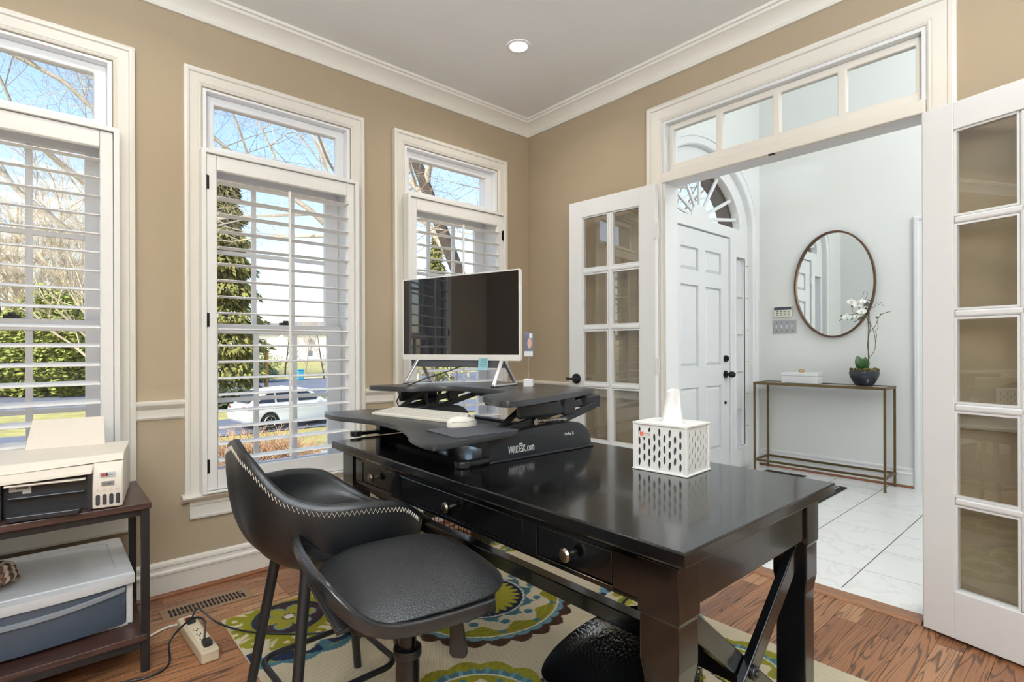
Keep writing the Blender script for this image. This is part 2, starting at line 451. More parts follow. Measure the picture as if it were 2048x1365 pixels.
def run(name, prof, p, q, outd, mat, parent=None):
    mb = MB().sweep(prof, [(p, outd, UP), (q, outd, UP)])
    return obj(name, mb, mat, parent, kind=None if parent else 'structure', smooth=.5)
run('baseboard_front', BASE, (XL, YW, 0), (XW, YW, 0), (0, -1, 0), WHITE)
run('trim_shoe_front', SHOE, (XL, YW, 0), (XW, YW, 0), (0, -1, 0), SHOEM)
run('baseboard_right', BASE, (XW, OY1 + .1, 0), (XW, YW, 0), (-1, 0, 0), WHITE)
run('trim_shoe_right', SHOE, (XW, OY1 + .1, 0), (XW, YW, 0), (-1, 0, 0), SHOEM)
run('baseboard_right_near', BASE, (XW, YB, 0), (XW, OY0 - .1, 0), (-1, 0, 0), WHITE)
run('baseboard_back', BASE, (XL, YB, 0), (XW, YB, 0), (0, 1, 0), WHITE)
run('baseboard_left', BASE, (XL, YB, 0), (XL, YW, 0), (1, 0, 0), WHITE)
CZ = .81
edges = [XL] + [e for c in WC for e in (c - .45, c + .45)] + [XW]
for i in range(0, len(edges), 2):
    run('trim_chair_rail', RAIL, (edges[i], YW, CZ), (edges[i+1], YW, CZ), (0, -1, 0), WHITE)
run('trim_chair_rail', RAIL, (XW, OY1 + .095, CZ), (XW, YW, CZ), (-1, 0, 0), WHITE)
run('trim_chair_rail', RAIL, (XW, YB, CZ), (XW, OY0 - .095, CZ), (-1, 0, 0), WHITE)
run('trim_chair_rail', RAIL, (XL, YB, CZ), (XW, YB, CZ), (0, 1, 0), WHITE)
run('trim_chair_rail', RAIL, (XL, YB, CZ), (XL, YW, CZ), (1, 0, 0), WHITE)
FTW = M('foyer_trim', (238, 238, 238), .45)
run('baseboard_foyer_right', BASE, (FX1, 1.04, .012), (FX1, FY1, .012), (-1, 0, 0), FTW)
run('trim_shoe_foyer', SHOE, (FX1, 1.04, .012), (FX1, FY1, .012), (-1, 0, 0), M('foyer_shoe', (140, 92, 66), .4))
# ================================================================== windows
CAS = [(0, 0), (0, .012), (.006, .016), (.011, .012), (.015, .016), (.052, .02), (.055, .029), (.064, .031), (.075, .027), (.075, 0)]
def casing_path(c0, c1, z0, z1, face, axis):
    """three-sided casing on a wall; axis 'x': wall runs along x facing -y; axis 'y': wall runs along y facing -x"""
    if axis == 'x':
        up = (0, -1, 0); P = lambda a, z: (a, face, z); D = lambda a, z: (a, 0, z)
    else:
        up = (-1, 0, 0); P = lambda a, z: (face, a, z); D = lambda a, z: (0, a, z)
    return [(P(c0, z0), D(-1, 0), up), (P(c0, z1), D(-1, 1), up), (P(c1, z1), D(1, 1), up), (P(c1, z0), D(1, 0), up)]
pane_cache = {}
def pane_x(w, h):   # thin glass pane lying in xz
    k = ('x', round(w, 4), round(h, 4))
    if k not in pane_cache:
        me = MB().box((-w/2, -.0015, -h/2), (w/2, .0015, h/2)).mesh('pane'); me.materials.append(GLASS); pane_cache[k] = me
    return pane_cache[k]
def plate_y(mb, outer, holes, y0, y1):   # plate in xz between y0<y1
    return mb.plate(outer, holes, y1 - y0, frame_m((0, y1, 0), (1, 0, 0), (0, 0, 1)))
DARKGL = M('sash_gasket', (60, 62, 66), .6)
LOUV = M('white_shutter_paint', (246, 245, 243), .38)
def shutter_louver(half):
    pts = [(.0445*cos(2*pi*k/12), .0055*sin(2*pi*k/12)) for k in range(12)]
    mb = MB().sweep([(a, b) for a, b in pts], [((-half, 0, 0), (0, 1, 0), (0, 0, 1)), ((half, 0, 0), (0, 1, 0), (0, 0, 1))])
    me = mb.mesh('louver', smooth=.9); me.materials.append(LOUV); return me
LOUVER = shutter_louver(.3215)
for wi, c in enumerate(WC):
    w = thing('window_%d' % (wi + 1), ['tall white window with transom behind the printer', 'tall white window with transom beside the bucket bar stool',
              'tall white window with transom behind the monitor'][wi], 'window', (c, YW, 0), kind='structure')
    obj('casing', MB().sweep(CAS, casing_path(c - .375, c + .375, .452, 2.39, YW, 'x')), WHITE, w, smooth=.5)
    # stool and apron
    st = MB().sweep([(0, 0), (.0, .02), (.05, .02), (.06, .016), (.063, .01), (.06, .004), (.048, -.002), (.036, -.012), (.03, -.016), (0, -.016)],
                    [((c - .466, YW, .432), (0, -1, 0), UP), ((c + .466, YW, .432), (0, -1, 0), UP)])
    obj('sill', st, WHITE, w, smooth=.5)
    ap = MB().sweep([(0, 0), (.02, 0), (.022, .01), (.018, .018), (.016, .06), (.02, .066), (.018, .085), (0, .085)],
                    [((c - .43, YW, .331), (0, -1, 0), UP), ((c + .43, YW, .331), (0, -1, 0), UP)])
    obj('apron', ap, WHITE, w, smooth=.5)
    jb = MB(); plate_y(jb, rect(c - .37, .47, c + .37, 2.385), [rect(c - .362, .485, c + .362, 2.10 - .05), rect(c - .355, 2.085, c + .355, 2.375)], 2.86 + .02, 3.065)
    obj('jamb', jb, VINYL, w)
    tf = MB(); plate_y(tf, rect(c - .355, 2.085, c + .355, 2.375), [rect(c - .312, 2.132, c + .312, 2.335)], 2.925, 2.975)
    obj('transom_frame', tf, VINYL, w, bevel=.006)
    share('pane', pane_x(.624, .203), w, (0, 2.955 - YW, 2.2335))
    for nm, ya, yb, z0, z1, g0, g1, mid in (('upper_sash', 3.022, 3.055, 1.215, 2.05, 1.262, 2.005, 1.63), ('lower_sash', 2.985, 3.018, .485, 1.262, .535, 1.212, .872)):
        s = MB(); plate_y(s, rect(c - .362, z0, c + .362, z1), [rect(c - .283, g0, c + .283, g1)], ya, yb)
        so = obj(nm, s, VINYL, w, bevel=.004)
        mu = MB(); ym = (ya + yb) / 2
        for dx in (-.1, .1): mu.box((c + dx - .012, ym - .009, g0), (c + dx + .012, ym + .009, g1))
        mu.box((c - .283, ym - .0085, mid - .011), (c + .283, ym + .0085, mid + .011))
        obj('muntin', mu, VINYL, so, bevel=.003)
        for dx, pw_ in ((-.1975, .171), (0, .176), (.1975, .171)):
            for za, zb in ((g0, mid - .011), (mid + .011, g1)):
                o = share('pane', pane_x(pw_, round(zb - za, 3)), so); o.matrix_parent_inverse = Matrix.Identity(4)
                o.location = (c + dx, ym, (za + zb) / 2); o.matrix_parent_inverse = Matrix.Identity(4); o.parent = so
    # sash lock
    obj('sash_lock', MB().box((c + .02, 2.985, 1.262), (c + .075, 3.015, 1.276)).box((c + .035, 2.975, 1.276), (c + .06, 3.0, 1.286)), M('lock_bronze', (52, 44, 36), .5), w, bevel=.003)
    # plantation shutter
    sh = thing('plantation_shutter', ['white plantation shutter on the window behind the printer', 'white plantation shutter with hinges on its left, beside the bucket bar stool',
               'white plantation shutter partly hidden behind the monitor'][wi], 'shutter', (c, 2.83, .45), group='plantation shutters on the front windows')
    fr = MB(); plate_y(fr, rect(c - .39, .452, c + .39, 2.075), [rect(c - .37, .462, c + .37, 2.057)], 2.805, 2.868)
    obj('frame', fr, LOUV, sh, bevel=.002)
    for sx in (-1, 1):
        obj('stile', MB().box((c + sx * .324, 2.817, .465), (c + sx * .368, 2.846, 2.054)), LOUV, sh, bevel=.003)
    obj('rail', MB().box((c - .323, 2.817, 1.985), (c + .323, 2.846, 2.054)), LOUV, sh, bevel=.003)
    obj('rail', MB().box((c - .323, 2.817, .465), (c + .323, 2.846, .557)), LOUV, sh, bevel=.003)
    tilt = [radians(9), radians(2), radians(5)][wi]
    for k in range(18):
        share('louver', LOUVER, sh, (0, 0, .557 + .045 + .0782 * k - .45), (tilt, 0, 0))
    rod = MB().box((c - .006, 2.772, .585), (c + .006, 2.783, 1.935))
    obj('tilt_rod', rod, LOUV, sh, bevel=.003)
    hs = -1 if wi < 2 else 1
    for hz_ in (.58, 1.27, 1.92):
        obj('hinge', MB().cyl((c + hs * .371, 2.812, hz_ - .035), (c + hs * .371, 2.812, hz_ + .035), .0045, n=8).box((c + hs * .357, 2.814, hz_ - .032), (c + hs * .385, 2.8165, hz_ + .032)), BRONZE, sh)

# ================================================================== French doors and transom
CASW = [(0, 0), (0, .012), (.008, .018), (.014, .013), (.02, .017), (.068, .02), (.072, .03), (.084, .032), (.098, .027), (.098, 0)]
w4 = thing('window_4', 'four-pane white transom window above the French door opening', 'window', (XW, 1.1, 2.1), kind='structure')
obj('casing', MB().sweep(CASW, casing_path(OY0, OY1, 0, OZ, XW, 'y')), WHITE, w4, smooth=.5)
fc = [((XW + .12, OY0, 0), (0, -1, 0), (1, 0, 0)), ((XW + .12, OY0, OZ), (0, -1, 1), (1, 0, 0)), ((XW + .12, OY1, OZ), (0, 1, 1), (1, 0, 0)), ((XW + .12, OY1, 0), (0, 1, 0), (1, 0, 0))]
obj('foyer_casing', MB().sweep(CASW, fc), FTW, w4, smooth=.5)
Mx = frame_m((XW - .005, 0, 0), (0, 1, 0), (0, 0, 1))
jb = MB(); jb.plate([(OY0 - .002, 0), (OY0 + .018, 0), (OY0 + .018, 2.092), (OY1 - .018, 2.092), (OY1 - .018, 0), (OY1 + .002, 0), (OY1 + .002, OZ + .002), (OY0 - .002, OZ + .002)],
                    [rect(OY0 + .018, 2.15, OY1 - .018, OZ - .016)], .13, Mx)
obj('jamb', jb, WHITE2, w4, bevel=.002)
obj('head_rail', MB().box((XW - .02, OY0 + .002, 2.09), (XW + .005, OY1 - .002, 2.148)), WHITE, w4, bevel=.005)
panes_y = [(.545, .80), (.838, 1.093), (1.128, 1.391), (1.429, 1.687)]
ts = MB(); ts.plate(rect(OY0 + .018, 2.15, OY1 - .018, OZ - .016), [rect(a, 2.203, b, 2.40) for a, b in panes_y], .035, frame_m((XW + .03, 0, 0), (0, 1, 0), (0, 0, 1)))
obj('transom_sash', ts, WHITE, w4, bevel=.006)
for a, b in panes_y:
    obj('pane', MB().box((XW + .045, a, 2.203), (XW + .049, b, 2.40)), GLASS, w4)
obj('ball_catch', MB().box((XW - .019, 1.1, 2.086), (XW - .004, 1.13, 2.0915)), BRONZE, w4)

def leaf(name, label, p0, d, flip):
    """French door leaf; p0 = hinge edge at floor on the room face, d = direction towards the free edge"""
    d = Vector(d).normalized(); L_, T, Z0, Z1 = .62, .036, .012, 2.07
    root = thing(name, label, 'door', p0, 0, kind='structure')
    Mz = frame_m(p0, d, UP)
    if flip: Mz = Mz @ Matrix.Translation((0, 0, -T))
    def add(nm, boxes, mat, parent=root, bevel=.003, lab=None):
        mb = MB()
        for b in boxes: mb.box(b[0], b[1])
        return obj(nm, mb, mat, parent, bevel=bevel, xf=Mz, label=lab)
    st = .104; g0, g1 = .195, 1.964
    add('stile', [((0, Z0, 0), (st, Z1, T))], WHITE2); add('stile', [((L_ - st, Z0, 0), (L_, Z1, T))], WHITE2)
    add('rail', [((st, Z0, 0), (L_ - st, g0, T))], WHITE2); add('rail', [((st, g1, 0), (L_ - st, Z1, T))], WHITE2)
    pw = (L_ - 2*st - .028) / 2; ph = (g1 - g0 - 4*.028) / 5
    add('muntin', [((st + pw, g0, .003), (st + pw + .028, g1, T - .003))], WHITE2, bevel=.008)
    for k in range(1, 5):
        z = g0 + k * (ph + .028)
        add('muntin', [((st, z - .028, .003), (L_ - st, z, T - .003))], WHITE2, bevel=.008)
    # glazing bead
    bead = MB()
    for cx_ in (st, st + pw + .028):
        for k in range(5):
            z = g0 + k * (ph + .028)
            bead.plate(rect(cx_, z, cx_ + pw, z + ph), [rect(cx_ + .008, z + .008, cx_ + pw - .008, z + ph - .008)], T - .014, Matrix.Translation((0, 0, .007)))
    obj('glazing_bead', bead, WHITE2, root, xf=Mz)
    for cx_ in (st, st + pw + .028):
        for k in range(5):
            z = g0 + k * (ph + .028)
            add('pane', [((cx_ + .002, z + .002, T/2 - .0015), (cx_ + pw - .002, z + ph - .002, T/2 + .0015))], DGLASS, bevel=0)
    front = -1 if not flip else 1          # local z direction of the room face
    zf = 0 if not flip else T
    hu = L_ - .06
    hb = MB().cyl((hu, .937, zf), (hu, .937, zf + front*.012), .032, n=24).cyl((hu, .937, zf), (hu, .937, zf + front*.048), .009, n=12)
    hb.beam((hu + .05, .937, zf + front*.046), (hu - .055, .934, zf + front*.046), .015, .013, (0, 0, 1))
    obj('lever_handle', hb, BRONZE, root, bevel=.002, xf=Mz, smooth=.6, label='dark bronze lever handle on a round rose')
    for z in (.28, 1.03, 1.80) if not flip else ():
        obj('hinge', MB().cyl((-.004, z - .045, zf + front*.004), (-.004, z + .045, zf + front*.004), .006, n=10).box((-.022, z - .045, zf), (.018, z + .045, zf + front*.0025)), WHITE2, root, xf=Mz)
    return root
leaf('door_1', 'narrow white French door leaf folded back between monitor and opening', (2.618, OY1 - .012, 0), (-.046, .608, 0), False)
leaf('door_2', 'white French door leaf folded back at the right edge of the photo', (2.640, OY0 + .003, 0), (-.072, -.303, 0), True)

# ================================================================== front door wall
DX, DCX = 2.25, 4.19
def ell(a, b, z0, n=28, t0=0, t1=pi): return [(DCX + a*cos(t0 + (t1 - t0)*k/n), z0 + b*sin(t0 + (t1 - t0)*k/n)) for k in range(n + 1)]
ZS = 2.21
Mf = lambda y1: frame_m((0, y1, 0), (1, 0, 0), (0, 0, 1))
hole = [(DCX - .82, .0)] + [(DCX + .82, .0)] + ell(.82, .60, ZS)
wall = [(XW + .115, -.1), (DCX - .82, -.1), (DCX - .82, ZS)] + list(reversed(ell(.82, .60, ZS)))[1:-1] + [(DCX + .82, ZS), (DCX + .82, -.1), (FX1 + .02, -.1), (FX1 + .02, 4.6), (XW + .115, 4.6)]
obj('wall_foyer_front', MB().plate(wall, [], .12, Mf(FY1 + .12)), FOYW, kind='structure')
BRICK = M('porch_brick', (88, 60, 46), .85, var=.3, vscale=22, bump=.4, bscale=40)
bwall = [(XW + .125, -.6), (DCX - .74, -.6), (DCX - .74, ZS)] + list(reversed(ell(.70, .48, ZS + .01)))[0:] + [(DCX + .74, ZS), (DCX + .74, -.6), (FX1 + .6, -.6), (FX1 + .6, 4.6), (XW + .125, 4.6)]
obj('wall_porch_brick', MB().plate(bwall, [], .12, Mf(FY1 + .26)), BRICK, kind='structure')
door = thing('door_3', 'white six-panel front door with dark knob and deadbolt', 'door', (DCX, FY1 + .05, 0), kind='structure')
prof = [(0, 0), (0, .012), (.008, .02), (.016, .014), (.06, .02), (.064, .03), (.078, .032), (.088, .026), (.088, 0)]
path = [((DCX - .82, FY1, .012), (-1, 0, 0), (0, -1, 0))]
for k in range(29):
    t = pi - pi * k / 28; n_ = Vector((cos(t)/.82, 0, sin(t)/.60)).normalized()
    path.append(((DCX + .82*cos(t), FY1, ZS + .60*sin(t)), n_, (0, -1, 0)))
path.append(((DCX + .82, FY1, .012), (1, 0, 0), (0, -1, 0)))
obj('casing', MB().sweep(prof, path), FTW, door, smooth=.5)
dx0, dx1, dz1 = DCX - .472, DCX + .472, 2.12
sl = [(DCX + .59, DCX + .765), (DCX - .765, DCX - .59)]
surround = [(DCX - .82, .012), (DCX - .482, .012), (DCX - .482, dz1 + .01), (DCX + .482, dz1 + .01), (DCX + .482, .012), (DCX + .82, .012)] + ell(.82, .60, ZS)
fan = ell(.66, .46, ZS + .015)
holes = [[(p[0], p[1]) for p in fan]] + [rect(a, .22, b, 1.965) for a, b in sl]
obj('door_frame', MB().plate(surround, holes, .07, Mf(FY1 + .105)), FTW, door, bevel=.004)
pr = [(dx0 + .135, dx0 + .385), (dx1 - .432, dx1 - .185)]
pr = [(DCX - .335, DCX - .085), (DCX + .045, DCX + .29)]
pr = [(DCX - .335, DCX - .06), (DCX + .06, DCX + .335)]
rows_ = [(.24, .80), (.977, 1.654), (1.778, 1.967)]
phol = [rect(a, z0, b, z1) for a, b in pr for z0, z1 in rows_]
slab = MB().plate(rect(dx0, .018, dx1, dz1), phol, .022, Mf(FY1 + .072)).box((dx0, FY1 + .072, .018), (dx1, FY1 + .095, dz1))
obj('slab', slab, WHITE2, door, bevel=.003)
for a, b in pr:
    for z0, z1 in rows_:
        mb = MB(); i_ = .03
        mb.add([(a+.008, FY1+.071, z0+.008), (b-.008, FY1+.071, z0+.008), (b-.008, FY1+.071, z1-.008), (a+.008, FY1+.071, z1-.008),
                (a+i_, FY1+.056, z0+i_), (b-i_, FY1+.056, z0+i_), (b-i_, FY1+.056, z1-i_), (a+i_, FY1+.056, z1-i_)],
               [(0,1,5,4),(1,2,6,5),(2,3,7,6),(3,0,4,7),(4,5,6,7)])
        obj('panel', mb, WHITE2, door, bevel=.002)
kx, yk = dx1 - .075, FY1 + .05
kn = MB().cyl((kx, yk, .895), (kx, yk - .012, .895), .034, n=24).cyl((kx, yk, .895), (kx, yk - .05, .895), .012, n=12)
kn.add(*(lambda b: (b.v, b.f))(MB().lathe([(0, -.03), (.018, -.028), (.028, -.012), (.028, .01), (.02, .024), (0, .026)], 20)))
n0 = len(kn.v) - 120
kn.v[n0:] = [(kx + p[0], yk - .062 + p[2], .895 + p[1]) for p in kn.v[n0:]]
obj('door_knob', kn, BRONZE, door, smooth=.6)
obj('deadbolt', MB().cyl((kx, yk, 1.036), (kx, yk - .018, 1.036), .03, n=24).box((kx - .005, yk - .035, 1.018), (kx + .005, yk - .015, 1.054)), BRONZE, door, smooth=.6)
obj('lock_cylinder', MB().cyl((kx, yk, .64), (kx, yk - .008, .64), .014, n=16), BRONZE, door, smooth=.6)
for z in (.3, 1.1, 1.9): obj('hinge', MB().cyl((dx0 - .004, yk - .004, z - .045), (dx0 - .004, yk - .004, z + .045), .007, n=10), CHROME, door, smooth=.8)
obj('sill', MB().box((DCX - .52, FY1 - .02, .010), (DCX + .52, FY1 + .12, .022)), M('oak_sill', (140, 92, 62), .4), door, bevel=.003)
# sidelights
FROST, tfz, ofz = newmat('frosted_glass')
tl_ = tfz.nodes.new('ShaderNodeBsdfTranslucent'); tl_.inputs[0].default_value = (.95, .96, .97, 1)
df_ = tfz.nodes.new('ShaderNodeBsdfPrincipled'); df_.inputs['Base Color'].default_value = (.92, .93, .94, 1); df_.inputs['Roughness'].default_value = .3
mx_ = tfz.nodes.new('ShaderNodeMixShader'); mx_.inputs[0].default_value = .8
tfz.links.new(tl_.outputs[0], mx_.inputs[1]); tfz.links.new(df_.outputs[0], mx_.inputs[2]); tfz.links.new(mx_.outputs[0], ofz.inputs[0])
for si, (a, b) in enumerate(sl):
    if si: continue
    s = thing('window_5', 'narrow white sidelight window right of the front door', 'window', ((a + b) / 2, FY1 + .06, .2), kind='structure')
    obj('frame', MB().plate(rect(a - .025, .195, b + .025, 1.99), [rect(a, .22, b, 1.965)], .02, Mf(FY1 + .052)), FTW, s, bevel=.006)
    zz = [.22 + (1.965 - .22) * k / 5 for k in range(6)]
    for k in range(1, 5): obj('muntin', MB().box((a, FY1 + .055, zz[k] - .01), (b, FY1 + .085, zz[k] + .01)), FTW, s, bevel=.004)
    for k in range(5): obj('pane', MB().box((a, FY1 + .075, zz[k] + .01), (b, FY1 + .079, zz[k+1] - .01)), FROST, s)
    for k in range(6): obj('screw', MB().cyl((b + .034, FY1 + .036, .4 + .3 * k), (b + .034, FY1 + .03, .4 + .3 * k), .004, n=8), BRONZE, s)
# fanlight
fl = thing('window_6', 'half-round fanlight with white spokes above the front door', 'window', (DCX, FY1 + .08, ZS), kind='structure')
hubp = [(DCX + .15*cos(pi*k/16), ZS + .012 + .125*sin(pi*k/16)) for k in range(17)]
obj('hub', MB().plate(hubp, [], .035, Mf(FY1 + .095)), FTW, fl, bevel=.003)
for k, a in enumerate((12, 34, 62, 90, 118, 146, 168)):
    t = radians(a)
    obj('spoke', MB().beam((DCX + .13*cos(t), FY1 + .078, ZS + .015 + .105*sin(t)), (DCX + .72*cos(t), FY1 + .078, ZS + .015 + .50*sin(t)), .03, .022, (0, 1, 0)), FTW, fl, bevel=.005)
obj('pane', MB().plate(fan, [], .004, Mf(FY1 + .092)), GLASS, fl)
# doorway casing on the foyer side wall
dc = thing('door_4', 'white door casing at the end of the foyer wall right of the mirror', 'door', (FX1, .6, 0), kind='structure')
prof2 = [(0, 0), (0, .012), (.01, .018), (.018, .012), (.024, .018), (.06, .02), (.065, .03), (.085, .032), (.095, .024), (.095, 0)]
obj('casing', MB().sweep(prof2, casing_path(.13, .945, .012, 2.07, FX1, 'y')), FTW, dc, smooth=.5)
obj('slab', MB().box((FX1 - .012, .13, .02), (FX1 - .001, .945, 2.07)), FTW, dc, bevel=.002)
# ================================================================== desk
dk = thing('desk', 'long black wooden desk with three drawers and crossed end braces', 'desk', (1.251, 1.2955, 0), radians(-.45))
U, V = .382, .79                                    # half sizes of the top
def ring(h, u, v): return [(-u, -v, h), (u, -v, h), (u, v, h), (-u, v, h)]
top = MB()
lv = [(.712, -.034), (.716, -.03), (.722, -.016), (.73, -.011), (.7325, -.004), (.7335, 0), (.757, 0), (.76, -.003)]
vs_ = []; fs_ = []
for h, o in lv: vs_ += ring(h, U + o, V + o)
for i in range(len(lv) - 1):
    for k in range(4): fs_.append((4*i + k, 4*i + (k+1) % 4, 4*i + 4 + (k+1) % 4, 4*i + 4 + k))
fs_ += [(3, 2, 1, 0), tuple(4*(len(lv)-1) + k for k in range(4))]
top.add(vs_, fs_)
part('desktop', top, BLACKW, dk, bevel=.0012)
LU, LV = U - .035, V - .035                         # outer faces of the legs
for su in (-1, 1):
    for sv in (-1, 1):
        w_, d_ = .072, .088
        def sec(z, i): 
            a, b = su*(LU - i), su*(LU - w_ + i); c_, e = sv*(LV - i), sv*(LV - d_ + i)
            return [(a, c_, z), (b, c_, z), (b, e, z), (a, e, z)]
        lg = MB(); seq = [(.085, 0), (.16, 0), (.20, .006), (.47, .006), (.51, 0), (.60, 0), (.604, -.003), (.713, -.003)]
        vs_ = []; fs_ = []
        for z, i in seq: vs_ += sec(z, i)
        for i in range(len(seq) - 1):
            for k in range(4): fs_.append((4*i+k, 4*i+(k+1)%4, 4*i+4+(k+1)%4, 4*i+4+k))
        fs_ += [(3,2,1,0), tuple(4*(len(seq)-1)+k for k in range(4))]
        lg.add(vs_, fs_); part('leg', lg, BLACKW, dk, bevel=.004)
for sv in (-1, 1):
    rn = MB(); v0, v1 = sv*(LV + .008), sv*(LV - .12)
    rn.box((-LU - .01, v0, .0095), (LU + .01, v1, .062)).box((-LU, sv*LV, .062), (LU, sv*(LV - .112), .074)).box((-LU - .004, sv*(LV + .003), .074), (LU + .004, sv*(LV - .106), .088))
    part('base_runner', rn, BLACKW, dk, bevel=.003)
    vb = sv*(LV - .04)
    for s2 in (-1, 1):
        br = MB().beam((s2*(LU - .05), vb + s2*sv*.0115, .61), (-s2*(LU - .05), vb + s2*sv*.0115, .13), .022, .05, (0, 0, 1))
        part('cross_brace', br, BLACKW, dk, bevel=.003)
    part('bolt', MB().cyl((0, vb - .03, .37), (0, vb + .03, .37), .017, n=18).cyl((0, vb - .036, .37), (0, vb + .036, .37), .009, n=12), BLACKM, dk, bevel=.002)
    part('apron', MB().box((-LU + .06, sv*(LV - .004), .618), (LU - .06, sv*(LV - .024), .713)), BLACKW, dk, bevel=.003)
part('apron', MB().box((LU - .004, -LV + .07, .618), (LU - .024, LV - .07, .713)), BLACKW, dk, bevel=.003)
part('stretcher', MB().box((-.022, -LV + .05, .335), (.022, LV - .05, .383)), BLACKW, dk, bevel=.003)
# front with three drawers (front faces -x)
dr = [(.699 - 1.2955, .931 - 1.2955), (.983 - 1.2955, 1.606 - 1.2955), (1.658 - 1.2955, 1.889 - 1.2955)]
fx = -LU + .004
fr = MB()
ed = [-LV + .08] + [e for d in dr for e in d] + [LV - .08]
for i in range(0, len(ed), 2): fr.box((fx, ed[i], .618), (fx + .02, ed[i+1], .713))
fr.box((fx, -LV + .08, .700), (fx + .02, LV - .08, .713)).box((fx, -LV + .08, .614), (fx + .02, LV - .08, .626))
part('front_frame', fr, BLACKW, dk, bevel=.0015)
part('drawer_box', MB().box((fx + .022, -LV + .09, .625), (LU - .03, LV - .09, .69)), BLACKW, dk)
NICK = M('antique_nickel', (122, 112, 102), .3, metal=1, var=.25, vscale=60)
for a, b in dr:
    d = part('drawer', MB().box((fx + .0015, a + .0025, .628), (fx + .02, b - .0025, .6985)), BLACKW, dk, bevel=.0025)
    yk = (a + b) / 2 + (.02 if b - a < .3 else .03)
    kn = MB().lathe([(0, 0), (.006, 0), (.005, .008), (.0045, .014), (.011, .017), (.0155, .022), (.016, .027), (.012, .032), (0, .034)], 20)
    part('knob', kn, NICK, d, smooth=.7, xf=Matrix.Translation((fx + .002, (a+b)/2, .664)) @ Matrix.Rotation(-pi/2, 4, 'Y'))
# paper rack below the desk, black wire
wr = thing('wire_basket', 'black metal wire basket on the floor behind the left end of the desk', 'basket', (1.80, 2.60, 0))
wb = MB()
for z, e in ((.012, 0), (.12, .012), (.24, .024)):
    wb.tube([(-.13-e, -.09-e, z), (.13+e, -.09-e, z), (.13+e, .09+e, z), (-.13-e, .09+e, z)], .004, 6, closed=True)
part('rim', wb, BLACKM, wr)
wb = MB()
for k in range(9):
    t = -.13 + .26*k/8
    for s2 in (-1, 1): wb.beam((t, s2*.09, .012), (t*1.18, s2*.114, .24), .003, .003)
    wb.beam((t, -.09, .012), (t, .09, .012), .003, .003)
for k in range(7):
    t = -.09 + .18*k/6
    for s2 in (-1, 1): wb.beam((s2*.13, t, .012), (s2*.154, t*1.26, .24), .003, .003)
part('wires', wb, BLACKM, wr)

# ================================================================== sit-stand converter
DZ = .7605
cv = thing('standing_desk_converter', 'black height-adjustable desk converter with keyboard tray on the desk', 'desk converter', (1.0, 1.735, DZ), radians(-1.5))
CVB = M('converter_black', (30, 32, 36), .32, bump=.08, bscale=400)
CVT = M('converter_top_laminate', (40, 42, 47), .3, spec=.8, bump=.15, bscale=350, var=.1, vscale=60)
def smooth_poly(pts, it=2):
    for _ in range(it):
        o = []
        for i in range(len(pts)):
            a, b = pts[i], pts[(i+1) % len(pts)]
            o += [(a[0]*.75 + b[0]*.25, a[1]*.75 + b[1]*.25), (a[0]*.25 + b[0]*.75, a[1]*.25 + b[1]*.75)]
        pts = o
    return pts
def soften(pts, r):   # cut every corner by r before smoothing
    o = []
    for i in range(len(pts)):
        a, b, c_ = Vector(pts[i-1]), Vector(pts[i]), Vector(pts[(i+1) % len(pts)])
        o.append(tuple(b + (a-b).normalized()*min(r, (a-b).length*.4))); o.append(tuple(b + (c_-b).normalized()*min(r, (c_-b).length*.4)))
    return o
plat = [(.065, -.487), (.13, -.505), (.70, -.33), (.72, -.28), (.72, .28), (.70, .33), (.13, .50), (.065, .48), (.155, .26), (.33, .215), (.36, .12), (.365, 0), (.36, -.12), (.33, -.215), (.155, -.26)]
plat = smooth_poly(soften(plat, .03), 2)
part('platform', MB().plate(plat, [], .02, Matrix.Translation((0, 0, .1865))), CVT, cv, bevel=.008, seg=3, smooth=.7)
trayp = [(-.182, -.475), (-.155, -.315), (-.106, -.225), (-.062, -.08), (-.062, .08), (-.106, .225), (-.14, .315), (-.13, .46), (-.10, .49), (.13, .455), (.24, .40), (.24, -.40), (.13, -.445), (-.16, -.495)]
trayp = smooth_poly(soften(trayp, .03), 2)
part('keyboard_tray', MB().plate(trayp, [], .018, Matrix.Translation((0, 0, .0845))), CVT, cv, bevel=.007, seg=3, smooth=.7)
